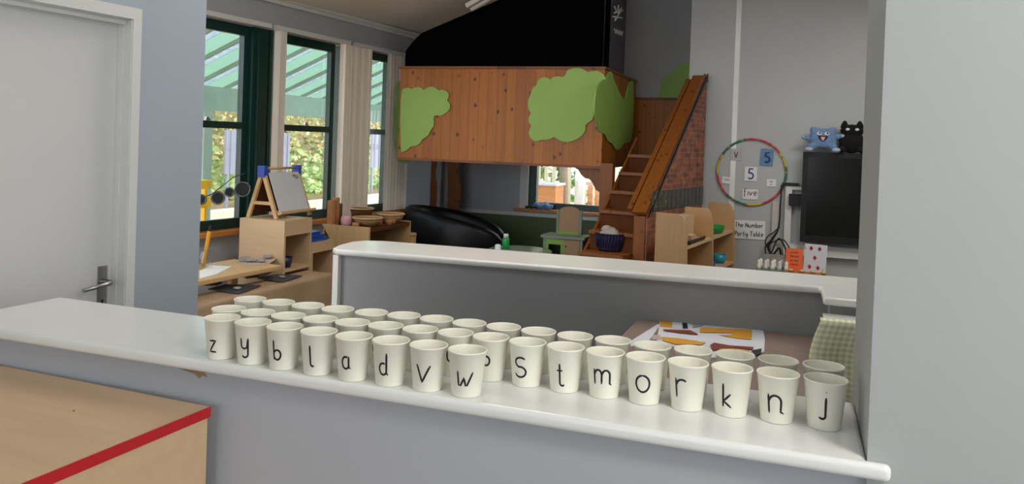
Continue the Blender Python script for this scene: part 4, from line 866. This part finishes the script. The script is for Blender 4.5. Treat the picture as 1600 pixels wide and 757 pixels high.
# slates lying on the paper
for quad, lab in (([(402,436),(432,430),(472,432),(440,442)], 'dark slate nearest the table\'s right edge, a pebble on it'), ([(325,453),(352,446),(408,447),(372,460)], 'dark slate nearest the counter with a shell on it'), ([(375,430),(400,426),(425,426),(412,433),(385,436)], 'dark slate at the back of the kraft paper'), ([(320,444),(328,441),(348,443),(340,447),(320,447)], 'small dark slate by the wall corner')):
    bm = NB(); prism(bm, [atz(px, py, TZ+.0065) for px, py in quad], (0, 0, .006)); single('slate_tile', bm, 'slate', lab, 'slate')
random.seed(11)
for k, ((px, py), lab) in enumerate([((440, 433), 'pale stone on the slate near the table edge'), ((371, 451), 'pale shell on the slate nearest the counter'), ((408, 431), 'pale stone between the two back slates')]):
    c = atz(px, py, TZ+.02); bm = NB(); blob(bm, (c.x, c.y, TZ+.0128+.009), (.026, .02, .009), sub=2)
    for v in bm.verts: v.co += Vector((random.uniform(-1, 1), random.uniform(-1, 1), 0))*.002
    single('stone', bm, 'stone', lab, 'stone')
# wooden work board on a second table nearer the window
BZ = .70
b0 = atz(441, 415, BZ); b1_ = atz(305, 441, BZ); b2_ = atz(378, 402, BZ)
wt2 = thing('work_bench', 'narrow wooden table with papers and shells between craft table and window', 'table', (b0.x-.2, b0.y-.3, 0))
far_ = b0+Vector((-.42, .05, 0)); near_ = b0+(b1_-b0)*1.45; nearl = near_+Vector((-.42, 0, 0))
bm = NB(); prism(bm, [Vector((p.x, p.y, BZ-.028)) for p in (b0, near_, nearl, far_)], (0, 0, .028)); bevel(bm, .004); obj('tabletop', bm, 'birch', wt2, world=True)
for p in (b0+Vector((-.3, -.12, 0)), near_+Vector((-.04, .06, 0)), nearl+Vector((.04, .06, 0)), far_+Vector((.04, -.06, 0))):
    bm = NB(); box(bm, p.x-.018, p.x+.018, p.y-.018, p.y+.018, 0, BZ-.0285); obj('leg', bm, 'birch', wt2, world=True)
bm = NB(); prism(bm, [atz(px, py, BZ+.001) for px, py in ((368, 410), (392, 402), (432, 405), (420, 413), (385, 416))], (0, 0, .0012)); single('paper_sheet', bm, 'beigecol', 'pale sheet of paper under the grey shells on the narrow table', 'paper')
bm = NB(); prism(bm, [atz(px, py, BZ+.001) for px, py in ((312, 424), (330, 415), (362, 417), (338, 429), (312, 436))], (0, 0, .0012)); single('paper_sheet', bm, 'white', 'white sheet of paper at the near end of the narrow table', 'paper')
random.seed(4)
for k in range(9):
    px = 384+random.uniform(-10, 40); py = 405+random.uniform(-2, 4); c = atz(px, py, BZ+.01); r_ = random.uniform(.014, .026)
    bm = NB(); blob(bm, (c.x, c.y, BZ+.003+r_*.55), (r_*1.3, r_, r_*.55), sub=2)
    for v in bm.verts: v.co += Vector((random.uniform(-1, 1), random.uniform(-1, 1), random.uniform(0, 1)))*.002
    single('shell', bm, 'stone', 'grey shell in the loose heap on the narrow table', 'shell', 'grey shells heaped on the narrow table')
# glass jar with a big pencil and brush
jp = atz(320, 420, BZ); jar = thing('glass_jar', 'clear glass jar holding a giant pencil by the wall corner', 'jar', (jp.x, jp.y, BZ+.0005))
bm = NB(); lathe(bm, [(0, 0), (.042, 0), (.045, .01), (.045, .07), (.028, .10), (.026, .12), (.029, .125), (.026, .124), (.0235, .12), (.0255, .099), (.042, .069), (.042, .012), (0, .006)], 28); obj('glass', bm, 'glass', jar)
pc_ = thing('giant_pencil', 'yellow giant pencil leaning in the glass jar', 'pencil', (jp.x-.012, jp.y, BZ+.012))
tp = aty(329, 352, jp.y)-Vector((jp.x-.012, jp.y, BZ+.012)); tp.y = .0
bm = NB(); tube(bm, [(0, 0, 0), tp*.86], .013, 6); obj('barrel', bm, 'ochre', pc_)
bm = NB(); tube(bm, [tp*.861, tp*.95, tp], [.013, .006, .001], 6); obj('point', bm, 'dark', pc_)

# mobile of dark mirrors on a string across the window
mp_ = [(314.5, 312, 7.5), (340.5, 309.5, 10), (358.5, 300.5, 7), (379, 296, 12)]
xm = -3.55
for k, (px, py, r_) in enumerate(mp_):
    c = atx(px, py, xm); dd = (c-O3).length; rr = r_*dd*.93/FPX
    t = thing('round_mirror', ['dark round mirror half hidden by the wall corner', 'dark round mirror second from the wall corner', 'smallest dark round mirror in the hanging row', 'largest dark round mirror nearest the easel'][k], 'mirror', (c.x, c.y, c.z-rr), R(38), 'round mirrors strung across the window')
    bm = NB(); tube(bm, [(0, .004, rr), (0, -.004, rr)], rr*.9, 32); obj('mirror_disc', bm, 'mirror', t)
    bm = NB(); N2 = 40
    tube(bm, [(rr*.94*math.cos(2*PI*i/N2), 0, rr+rr*.94*math.sin(2*PI*i/N2)) for i in range(N2+1)], .006, 8, cap=False); obj('rim', bm, 'silver', t)
bm = NB(); tube(bm, [atx(296, 318, xm), atx(330, 304, xm), atx(350, 289, xm), atx(365, 277, xm), atx(383, 271, xm-.1)], .003, 6); single('hanging_cord', bm, 'dark', 'thin dark cord above the round mirrors', 'cord')

# block and basket shelf under the blinds
s0 = aty(503, 350, 5.55); s1 = aty(577, 356, 5.55); sz = s1.z; s2 = atx(622, 352, s1.x)
bs = thing('block_shelf', 'pale ash shelf unit of blocks and baskets under the blinds', 'shelf unit', (s1.x, 5.55, 0)); bl = .70; bw = s0.x-s1.x
bm = NB(); prism(bm, [(bw, 0, sz), (0, 0, sz), (0, 0, 0), (bw*.5, 0, 0), (bw*.5, 0, sz-.28), (bw*.72, 0, sz-.18)], (0, .02, 0)); obj('end_panel', bm, 'birch', bs)
bm = NB(); box(bm, bw, 0, .0202, bl, sz-.04, sz-.015); obj('top', bm, 'darkwood', bs)
bm = NB(); box(bm, bw*.95, 0, bl+.0002, bl+.02, 0, sz-.005); obj('end_panel', bm, 'birch', bs)
bm = NB(); box(bm, bw, bw+.012, .0202, bl, sz-.3, sz-.0402); obj('back_panel', bm, 'birch', bs)
bm = NB(); box(bm, bw+.0122, 0, .0202, bl, sz-.26, sz-.245); obj('shelf', bm, 'darkwood', bs)
def ontop(px, y): return aty(px, 350, y).x
zz = sz-.0148
random.seed(9)
for k, (px, w2, h2, m, n_, lab) in enumerate([(519, .05, .19, 'woodtoy', 'wooden_tower', 'tall orange-brown wooden block tower at the left of the block shelf'), (526, .045, .21, 'woodtoy', 'wooden_tower', 'tallest wooden block tower beside the window frame'), (531, .04, .16, 'pineb', 'wooden_tower', 'shorter wooden block tower next to the tall pair')]):
    x = ontop(px, 5.62+.05*k); bm = NB(); box(bm, x-w2/2, x+w2/2, 5.60+.05*k-.02, 5.60+.05*k+.02, sz-.0145, sz+h2); bevel(bm, .006, 2); 
    for q in range(1, 4): box(bm, x-w2/2-.0015, x+w2/2+.0015, 5.60+.05*k-.0215, 5.60+.05*k+.0215, sz+h2*q/4, sz+h2*q/4+.003)
    single(n_, bm, m, lab, 'wooden blocks')
for k, (px, y_, r_, h_) in enumerate([(541, 5.66, .045, .085), (550, 5.72, .035, .05), (556, 5.62, .03, .04)]):
    x = ontop(px, y_); bm = NB(); lathe(bm, [(0, 0), (r_*.8, 0), (r_, h_*.25), (r_, h_*.75), (r_*.75, h_), (0, h_)], 20, (x, y_, zz)); single('turned_block', bm, 'pink' if k == 0 else 'woodtoy', ['pale pink-brown turned wooden block beside the towers', 'small turned wooden block behind the pink-brown one', 'lowest turned wooden block at the shelf front'][k], 'wooden block')
def wb(x, y, z, r_, h_, m, lab, sy=1):
    t = thing('wicker_basket', lab, 'basket', (x, y, z)); bm = NB(); lathe(bm, [(0, 0), (r_*.55, 0), (r_*.85, h_*.5), (r_, h_), (r_*.94, h_), (r_*.78, h_*.5), (r_*.5, .008), (0, .008)], 32, sy=sy); obj('bowl', bm, m, t)
    bm = NB(); tube(bm, [(r_*math.cos(2*PI*i/40), r_*sy*math.sin(2*PI*i/40), h_) for i in range(41)], .007, 8, cap=False); obj('rim', bm, 'maple', t); return t
xw = ontop(575, 5.72); wb(-3.285, 5.74, zz, .12, .07, 'wicker', 'shallow wicker bowl at the front of the block shelf')
wb(-3.475, 5.97, zz, .10, .12, 'darkwood', 'deep brown basket at the back of the block shelf')
wb(-3.275, 6.11, zz, .12, .075, 'wicker', 'wide wicker tray basket nearest the play loft')
for k in range(6):
    random.seed(k+30); x = s1.x-random.uniform(.05, .16); y = 5.87+.05*k*.8; r_ = .03
    bm = NB(); lathe(bm, [(0, 0), (r_, 0), (r_, .035), (r_*.9, .04), (0, .04)], 18, (x, 5.90+.066*(k % 3), zz+(.0405 if k >= 3 else 0))); 
    if k >= 3:
        for v in bm.verts: v.co.x += 0
    single('wood_slice', bm, 'woodtoy', 'round slice of natural wood on the block shelf', 'wood slice', 'wood slices on the block shelf') if k < 3 else bm.free()
# log stool
ls = atz(640, 364, .70)
lg = thing('log_stool', 'small upright log with a pale cut top beside the black sofa', 'stool', (ls.x, ls.y, 0))
bm = NB(); lathe(bm, [(0, 0), (.062, 0), (.058, .3), (.06, .678), (0, .678)], 24); obj('bark', bm, 'birch', lg)
bm = NB(); lathe(bm, [(0, .6785), (.065, .6785), (.065, .69), (.06, .70), (0, .70)], 24); obj('cut_top', bm, 'maple', lg)

# =================================================================== NOOK: table, collage, gingham cloth
tbn = thing('wooden_table', 'brown wooden table in the nook behind the cups', 'table', (-.2, 2.8, 0))
bm = NB(); prism(bm, [(-.66, 2.15, .742), (.06, 2.15, .742), (.085, 3.36, .742), (.125, 3.63, .742), (-.655, 3.575, .742)], (0, 0, .028)); bevel(bm, .005); obj('tabletop', bm, 'wooltable', tbn, world=True)
for (x, y) in ((-.6, 2.2), (0, 2.2), (-.6, 3.5), (.03, 3.5)): bm = NB(); box(bm, x, x+.05, y, y+.05, 0, .7415); obj('leg', bm, 'wooltable', tbn, world=True)
def rs(x0, y0, x1, y1): pass
def sheet(name, quad, z, m, lab, patches, th=.0015):
    P = [atz(px, py, z) for px, py in quad]; c = sum(P, Vector())/len(P); t = thing(name, lab, 'collage', (c.x, c.y, z))
    bm = NB(); prism(bm, P, (0, 0, th)); obj('sheet', bm, m, t, world=True)
    for i, (q, mm_) in enumerate(patches):
        bm = NB(); prism(bm, [atz(px, py, z+th+.0002+.0004*i) for px, py in q], (0, 0, .0006)); obj('glued_piece', bm, mm_, t, world=True)
def cp(*pts): return [(960+x/4.2105, 460+y/4.2105) for x, y in pts]
sheet('collage_sheet', cp((305,130),(520,150),(900,195),(950,215),(980,245),(990,300),(985,380),(900,420),(600,420),(280,310)), .7705, 'offwhite', 'large white collage sheet with ochre, rust and grey pieces on the nook table',
 [(cp((310,132),(385,140),(378,222),(300,215)), 'ochre'), (cp((440,142),(470,145),(485,228),(450,228)), 'blackcol'), (cp((385,140),(440,143),(448,226),(380,222)), 'offwhite'), (cp((520,150),(640,162),(640,190),(560,215),(515,222)), 'greycol'),
  (cp((640,162),(890,194),(890,215),(760,188),(690,178),(640,188)), 'greycol'), (cp((565,220),(905,236),(900,300),(800,290),(690,270),(770,270),(775,255),(560,252)), 'ochre'), (cp((320,232),(500,238),(548,262),(545,268),(440,258),(325,242)), 'rust'),
  (cp((308,282),(420,290),(600,318),(570,334),(400,330),(318,305)), 'ochre'), (cp((630,335),(655,320),(760,338),(915,348),(910,366),(800,352),(640,372)), 'rust'), (cp((900,372),(968,358),(965,392),(930,402)), 'blackcol'), (cp((895,198),(945,212),(925,216),(900,212)), 'rust'), (cp((690,360),(780,358),(890,372),(880,382),(700,372)), 'ochre')])
sheet('collage_sheet', cp((285,198),(300,205),(220,320),(120,345),(60,340)), .7705, 'offwhite', 'narrow pale paper strip left of the big collage sheet', [(cp((250,270),(300,268),(310,300),(245,302)), 'beigecol')], .001)
# white cabinet top beyond the pillar with the gingham cloth hanging down
sc = thing('side_cabinet', 'low white cabinet behind the pillar, gingham cloth over its front', 'cabinet', (.45, 3.0, 0))
wz = .925; ya_ = atz(1333, 507, wz).y
bm = NB(); box(bm, .112, .75, ya_-.01, 3.345, wz-.025, wz); bevel(bm, .006); obj('top', bm, 'gloss', sc, world=True)
bm = NB(); box(bm, .14, .74, ya_+.02, 3.335, 0, wz-.0252); obj('body', bm, 'satin', sc, world=True)
me_bm = NB(); uvl = me_bm.loops.layers.uv.new('UVMap'); g = []
nu, nv = 46, 40
for i in range(nu+1):
    row = []
    for j in range(nv+1):
        s_ = i/nu*.55; t_ = j/nv*.50; x = .10+s_; flare = max(0, t_-.05)
        if t_ < .05: p = Vector((x, ya_+.05-t_, wz+.002))
        else:
            p = Vector((x-.035*math.sin(min(1, flare/.15)*PI/2)*(1-s_/.55), ya_-.012-.05*flare-.014*math.sin(s_*38+flare*3)*min(1, flare*6), wz+.002-flare*.98))
        row.append((me_bm.verts.new(p), s_, t_))
    g.append(row)
for i in range(nu):
    for j in range(nv):
        q = [g[i][j], g[i+1][j], g[i+1][j+1], g[i][j+1]]; f = me_bm.faces.new([a[0] for a in q]); f.smooth = True
        for lp, a in zip(f.loops, q): lp[uvl].uv = (a[1], a[2])
mesh_ = bpy.data.meshes.new('gingham_cloth'); me_bm.to_mesh(mesh_); me_bm.free(); mesh_.materials.append(M['gingham'])
gc = bpy.data.objects.new('gingham_cloth', mesh_); C.objects.link(gc); tagp(gc, 'green and cream gingham cloth hanging between the cups and the pillar', 'cloth')
c = Vector((.37, ya_, wz-.45)); mesh_.transform(Matrix.Translation(-c)); gc.location = c
md = gc.modifiers.new('thick', 'SOLIDIFY'); md.thickness = .0015

# =================================================================== NEAR CABINET, LOWER LEFT
nc = thing('wooden_cabinet', 'large maple cabinet with red edging in the lower left corner', 'cabinet', (-1.225, 1.44, 0), -R(2.0))
bm = NB(); box(bm, -.92, 0, -1.0, .025, .908, .93); bevel(bm, .0015, 1); tpn = obj('top', bm, 'maple', nc)
bm = NB(); box(bm, -.0002, .0022, -1.0, .0255, .9075, .9305); obj('red_edging', bm, 'red', tpn) 
bm = NB(); box(bm, -.02, -.002, -.99, .02, .0, .9078); obj('side_panel', bm, 'maple', nc)
bm = NB(); box(bm, -.918, -.90, -.99, .02, .0, .9078); obj('side_panel', bm, 'maple', nc)
bm = NB(); box(bm, -.8998, -.0202, .005, .02, 0, .9078); obj('back_panel', bm, 'birch', nc)
bm = NB(); lathe(bm, [(0, 0), (.0022, 0), (.0016, .0012), (0, .0014)], 10, (-.235, -.13, .9302)); obj('screw_hole', bm, 'darkwood', nc)

# =================================================================== THE PAPER CUPS
CUPZ = 1.0305; CHT = .0915
proto = None
def cup_mesh():
    bm = NB(); h = CHT
    lathe(bm, [(.0, .006), (.0285, .006), (.0288, .0), (.0296, 0), (.0300, .001), (.0388, h-.0035), (.0399, h-.0030), (.0405, h-.0012), (.0399, h+.0002), (.0388, h+.0001), (.0381, h-.0014), (.0379, h-.004), (.0292, .0085), (.0, .0078)], 56)
    return bm
cup_me = None
def place_cup(x, y, label, yaw_, letter=None, glyph=None):
    global proto, cup_me
    t = thing('paper_cup', label, 'paper cup', (x, y, CUPZ), yaw_, 'cream paper cups lined up on the counter')
    if cup_me is None: o = obj('cup_body', cup_mesh(), 'paper', t); cup_me = o.data
    else: o = bpy.data.objects.new('cup_body', cup_me); C.objects.link(o); o.parent = t
    if letter:
        base, xh, off = glyph; bm = NB()
        def fn(u, v, hh):
            r_ = .0300+.0088*(v-.001)/(CHT-.0045)+.00015+max(hh, -.0001)
            a = off + u/.036; return Vector((r_*math.sin(a), -r_*math.cos(a), v))
        wdt = gwidth(letter)*xh
        for s_ in G[letter]: stroke_verts(bm, [(p[0]*xh-wdt/2, base+p[1]*xh) for p in s_], .0044, fn, th=.12)
        obj('letter', bm, 'ink', t)
    return t
back = [(-1.316, 1.714), (-1.230, 1.716), (-1.145, 1.719), (-1.059, 1.719), (-.968, 1.726), (-.884, 1.735), (-.799, 1.739), (-.713, 1.736), (-.628, 1.739), (-.542, 1.736), (-.455, 1.733), (-.369, 1.735), (-.281, 1.729), (-.195, 1.731), (-.109, 1.733), (-.023, 1.733), (.064, 1.731)]
mid = [(-1.287, 1.596), (-1.202, 1.597), (-1.119, 1.601), (-1.036, 1.607), (-.953, 1.613), (-.871, 1.621), (-.787, 1.627), (-.703, 1.634), (-.619, 1.635), (-.533, 1.632), (-.448, 1.632), (-.362, 1.631), (-.278, 1.630), (-.192, 1.628), (-.107, 1.630), (-.021, 1.632), (.065, 1.632)]
front = [(-1.237, 1.513), (-1.150, 1.510), (-1.063, 1.508), (-.973, 1.506), (-.884, 1.504), (-.797, 1.509), (-.710, 1.511), (-.623, 1.513)]
def face(x, y): return math.atan2(-x, y) if False else math.atan2(x, y)*-1
# yaw so that the cup's -y side looks at the camera
def cam_yaw(x, y): return -math.atan2(x, y)
fl = [('z', .0185, .026, -.60), ('y', .033, .028, -.50), ('b', .023, .026, -.45), ('l', .021, .027, -.40), ('a', .028, .027, -.44), ('d', .025, .028, -.42), ('v', .021, .037, -.28), ('w', .025, .030, -.10)]
for i, ((x, y), (ch, b_, xh, off)) in enumerate(zip(front, fl)):
    place_cup(x, y, 'cream paper cup marked with a black letter %s in the front row' % ch, cam_yaw(x, y), ch, (b_, xh, off))
ml = {4: ('g', .0, 0, 0), 5: ('c', .034, .022, -.75), 7: ('u', .034, .026, -.25), 8: ('p', .034, .024, -.25), 9: ('s', .022, .042, -.42), 10: ('t', .016, .029, -.26), 11: ('m', .030, .032, -.10), 12: ('o', .027, .034, -.12), 13: ('r', .027, .038, -.38), 14: ('k', .020, .028, -.22), 15: ('n', .020, .037, -.04), 16: ('j', .036, .028, -.08)}
for i, (x, y) in enumerate(mid):
    if i in ml and ml[i][0] in G:
        ch, b_, xh, off = ml[i]
        lab = 'cream paper cup marked with a black letter %s%s' % (ch, ', partly hidden behind the front row' if i < 9 else ', standing at the counter front')
        place_cup(x, y, lab, cam_yaw(x, y), ch, (b_, xh, off))
    else:
        nm = {0: 'plain cream paper cup directly behind the cup marked z', 1: 'plain cream paper cup directly behind the cup marked y', 2: 'plain cream paper cup directly behind the cup marked b', 3: 'plain cream paper cup directly behind the cup marked l', 4: 'plain cream paper cup directly behind the cup marked a', 6: 'plain cream paper cup directly behind the cup marked v'}[i]
        place_cup(x, y, nm, cam_yaw(x, y)+.7*i)
bn = ['leftmost cream paper cup of the back row', 'second cream paper cup from the left in the back row', 'third cream paper cup from the left in the back row', 'fourth cream paper cup from the left in the back row, last before the grey wall', 'fifth cream paper cup from the left in the back row', 'sixth cream paper cup from the left in the back row', 'seventh cream paper cup from the left in the back row', 'back-row cream paper cup behind the cup marked w', 'back-row cream paper cup behind the cup marked p', 'back-row cream paper cup behind the cup marked s', 'back-row cream paper cup behind the cup marked t', 'back-row cream paper cup behind the cup marked m', 'back-row cream paper cup behind the cup marked o', 'back-row cream paper cup behind the cup marked r', 'back-row cream paper cup behind the cup marked k', 'back-row cream paper cup behind the cup marked n', 'back-row cream paper cup behind the cup marked j, nearest the pillar']
for i, (x, y) in enumerate(back): place_cup(x, y, bn[i], cam_yaw(x, y)+1.1*i+.4)

# =================================================================== OUTSIDE
struct('ground', bbox(-30, -4.15, -12, 30, -.3, -.02), 'patio')
struct('ground_rear', bbox(-4.15, 8, 8.5, 30, -.3, -.02), 'gravel')
# glazed lean-to roof on green timber outside the window wall
XB = -6.3; bt = atx(440, 147, XB).z; bb = atx(440, 180, XB).z
rf = thing('lean_to_canopy', 'green timber veranda roof with clear ribbed sheets outside the windows', 'veranda', (XB, 9, 0))
bm = NB(); box(bm, XB-.06, XB+.0, 2, 19, bb, bt); obj('beam', bm, 'greenframe', rf, world=True)
sl_ = math.tan(R(23)); 
def rz(x): return bt+.02+sl_*(x-XB)
for k in range(26):
    y = 4.2+.52*k; bm = NB(); prism(bm, [(XB-.3, y, rz(XB-.3)+.045), (-4.2, y, rz(-4.2)+.045), (-4.2, y, rz(-4.2)+.085), (XB-.3, y, rz(XB-.3)+.085)], (0, .035, 0)); obj('rafter', bm, 'greenframe', rf, world=True)
for k in range(26):
    for off, wd2, mm_ in ((.036, .19, 'poly'), (.2262, .2935, 'tint')):
        y = 4.2+.52*k+off; bm = NB(); prism(bm, [(XB-.35, y, rz(XB-.35)+.085), (-4.2, y, rz(-4.2)+.085), (-4.2, y, rz(-4.2)+.09), (XB-.35, y, rz(XB-.35)+.09)], (0, wd2, 0)); obj('roof_sheet', bm, mm_, rf, world=True)
for (px) in (327, 404, 542):
    y = atx(px, 200, XB).y; bm = NB(); box(bm, XB-.12, XB-.0, y-.08, y+.06, -.02, bb); obj('post', bm, 'greenframe', rf, world=True)
# boundary wall with climbers, panels, planting
XW = -11.0
bm = NB(); box(bm, XW-.2, XW, 2, 30, -.02, 3.6); single('boundary_wall', bm, 'outwall', 'buff garden wall covered in climbers beyond the veranda', 'wall')
random.seed(21)
def leaves(name, gen, n, size, m, lab, cat='climbing plant'):
    bm = NB()
    for i in range(n):
        p = gen(); a, b_ = random.uniform(0, 2*PI), random.uniform(-1, 1); s_ = size*random.uniform(.5, 1.3)
        u_ = Vector((math.cos(a)*.6, math.sin(a), b_*.5)).normalized(); v_ = u_.cross(Vector((random.uniform(.3, 1), random.uniform(-.5, .5), random.uniform(-.5, .5)))).normalized()
        q = [p-u_*s_, p-v_*s_*.6, p+u_*s_, p+v_*s_*.6]; bm.faces.new([bm.verts.new(x) for x in q])
    me = mesh_from(name, bm, m); o = bpy.data.objects.new(name, me); C.objects.link(o); return tagp(o, lab, cat, kind='stuff')
leaves('climbing_ivy', lambda: Vector((XW+random.uniform(.14, .4), random.uniform(4, 29), random.uniform(.9, 3.7))), 15000, .07, 'ivy', 'tangle of green and russet climber leaves on the garden wall')
leaves('garden_shrubs', lambda: Vector((XW+random.uniform(.6, 1.2), random.uniform(4, 29), abs(random.gauss(0, .42))+.25)), 6000, .09, 'ivyg', 'low green shrubs along the foot of the garden wall', 'shrubs')
def panel(px0, px1, py0, py1, x, lab, m='greypanel'):
    a = atx(px0, (py0+py1)/2, x); b_ = atx(px1, (py0+py1)/2, x); zt = atx((px0+px1)/2, py0, x).z; zb = atx((px0+px1)/2, py1, x).z
    t = thing('garden_screen', lab, 'panel', (x, (a.y+b_.y)/2, zb)); bm = NB(); box(bm, x-.04, x, a.y, b_.y, zb, zt); obj('board', bm, m, t, world=True)
    bm = NB(); n_ = max(2, int((b_.y-a.y)/.18))
    for k in range(n_): yy = a.y+(b_.y-a.y)*(k+.5)/n_; box(bm, x+.0002, x+.02, yy-.01, yy+.01, zb, zt)
    obj('battens', bm, m, t, world=True)
    bm = NB()
    for yy in (a.y+.05, b_.y-.1): box(bm, x-.04, x-.0, yy, yy+.05, -.02, zb-.0002)
    obj('feet', bm, m, t, world=True)
panel(353, 381, 204, 272, -9.6, 'blue-grey slatted panel seen through the leftmost window'); panel(437, 453, 208, 262, -9.6, 'narrow blue-grey panel seen through the middle window'); panel(581, 603, 207, 262, -9.6, 'blue-grey panel seen between the blinds of the third window')
bm = NB(); a = atx(340, 300, -9.0); box(bm, -9.3, -9.0, 5, 24, -.02, .22); bevel(bm, .01); single('stone_kerb', bm, 'gravel', 'pale raised kerb at the edge of the patio planting', 'kerb')
yy = atx(324, 300, -5.2); 
bm = NB(); box(bm, -5.25, -5.20, atx(314, 300, -5.2).y, atx(331, 300, -5.2).y, atx(324, 325, -5.2).z, atx(324, 308, -5.2).z); box(bm, -5.25, -5.20, atx(314, 300, -5.2).y, atx(331, 300, -5.2).y, atx(324, 295, -5.2).z, atx(324, 282, -5.2).z)
for y_ in (atx(316, 300, -5.2).y, atx(329, 300, -5.2).y): box(bm, -5.29, -5.2502, y_-.015, y_+.015, -.02, atx(324, 282, -5.2).z)
single('yellow_rack', bm, 'yellow', 'yellow rails of an outdoor stand seen beside the wall corner', 'stand')
bm = NB(); c = atx(488, 313, -8.3); 
lathe(bm, [(0, 0), (.30, 0), (.36, .14), (.33, .14), (.28, .03), (0, .03)], 24, (-8.3, c.y, -.02)); single('water_tray', bm, 'cyan', 'bright blue tub on the patio beyond the middle window', 'tub')
# rear garden: pale palings, planter, slim tree
fy = 12.5; fn_ = thing('picket_fence', 'pale upright paling fence outside the window under the loft', 'fence', (-3.5, fy, 0))
for k in range(34):
    x = -5.2+.13*k; bm = NB(); box(bm, x, x+.06, fy, fy+.025, -.02, 2.0); bevel(bm, .008, 1); obj('paling', bm, 'fence', fn_, world=True)
bm = NB(); box(bm, -5.3, -.7, fy+.0252, fy+.06, .35, .43); box(bm, -5.3, -.7, fy+.0252, fy+.06, 1.55, 1.63); obj('rail', bm, 'fence', fn_, world=True)
t = thing('slim_tree', 'slim forked garden tree in front of the pale fence', 'tree', (aty(880, 300, 11.0).x, 11.0, 0)); tx = aty(880, 300, 11.0).x
bm = NB(); tube(bm, [(tx, 11, -.02), (tx+.01, 11, .8), (tx-.01, 11, 1.25), (tx-.02, 11, 1.5)], [.075, .065, .06, .05], 12)
for s_, zz in ((-1, 1.25), (1, 1.3), (-.6, 1.45), (.7, 1.4)): tube(bm, [(tx-.01, 11, zz), (tx+.2*s_, 11.05, zz+.3), (tx+.45*s_, 11.0, zz+.9)], [.04, .03, .015], 8)
obj('trunk', bm, 'trunk', t, world=True)
bm = NB(); random.seed(8)
for i in range(1500):
    p = Vector((tx+random.gauss(0, .6), 11+random.gauss(0, .35), 2.2+random.gauss(0, .35))); s_ = .06
    u_ = Vector((random.uniform(-1, 1), random.uniform(-1, 1), random.uniform(-1, 1))).normalized(); v_ = u_.cross(Vector((0, .3, 1))).normalized(); bm.faces.new([bm.verts.new(x) for x in (p-u_*s_, p-v_*s_*.5, p+u_*s_, p+v_*s_*.5)])
obj('foliage', bm, 'ivyg', t, world=True)
a = aty(836, 300, 10.5); b_ = aty(868, 300, 10.5); zt = aty(850, 290, 10.5).z
pl_ = thing('timber_planter', 'orange timber planter box seen through the window under the loft', 'planter', ((a.x+b_.x)/2, 10.7, 0))
bm = NB(); box(bm, a.x-.5, b_.x, 10.5, 11.0-.1, -.02, zt); bevel(bm, .01, 1); obj('box', bm, 'fencebrown', pl_, world=True)
bm = NB(); box(bm, a.x-.52, b_.x+.02, 10.48, 10.92, zt+.0002, zt+.03); obj('lid', bm, 'offwhite', pl_, world=True)
a = aty(918, 300, 11.5); t = thing('brown_railing', 'low orange-brown slatted railing at the right of the rear garden', 'railing', (a.x+.5, 11.5, 0)); zt = aty(930, 285, 11.5).z
for k in range(9): bm = NB(); box(bm, a.x+.11*k, a.x+.11*k+.07, 11.5, 11.53, -.02, zt-.0502); obj('slat', bm, 'fencebrown', t, world=True)
bm = NB(); box(bm, a.x-.02, a.x+1.0, 11.48, 11.55, zt-.05, zt); obj('top_rail', bm, 'fencebrown', t, world=True)
a = aty(905, 300, 11.2); bm = NB(); box(bm, a.x-.06, a.x+.06, 11.2, 11.3, -.02, 1.6); single('white_post', bm, 'white', 'white post standing right of the slim tree', 'post')
leaves('hedge_leaves', lambda: Vector((random.uniform(-6, 0), 13.2+random.uniform(0, .5), random.uniform(0, 2.6))), 5000, .09, 'ivyg', 'yellow-green hedge leaves behind the pale fence', 'hedge')
leaves('bedding_plants', lambda: Vector((random.uniform(-4.5, -1), 11.9+random.uniform(-.3, .3), abs(random.gauss(0, .25)))), 1200, .06, 'ivyg', 'low green plants at the foot of the pale fence', 'plants')

# =================================================================== ADDED CEILING LAMPS, UNSEEN, FOR FILL AND CUP SHADOWS
for i, (x, y, z, s_, e) in enumerate(PANELS):
    t = thing('ceiling_light', ['square ceiling light over the near side of the counter', 'square ceiling light over the right of the playroom', 'square ceiling light above the nook'][i], 'ceiling light', (x, y, z))
    bm = NB(); box(bm, -s_/2-.03, s_/2+.03, -s_/2-.03, s_/2+.03, .012, .07); obj('housing', bm, 'satin', t)
    bm = NB(); box(bm, -s_/2, s_/2, -s_/2, s_/2, .0, .0118); obj('diffuser', bm, 'lamp', t)
    ld = bpy.data.lights.new('ceiling_lamp', 'AREA'); ld.shape = 'SQUARE'; ld.size = s_; ld.energy = e; ld.color = (1, .96, .9)
    lo = bpy.data.objects.new('lamp_light', ld); C.objects.link(lo); lo.parent = t; lo.location = (0, 0, -.005)
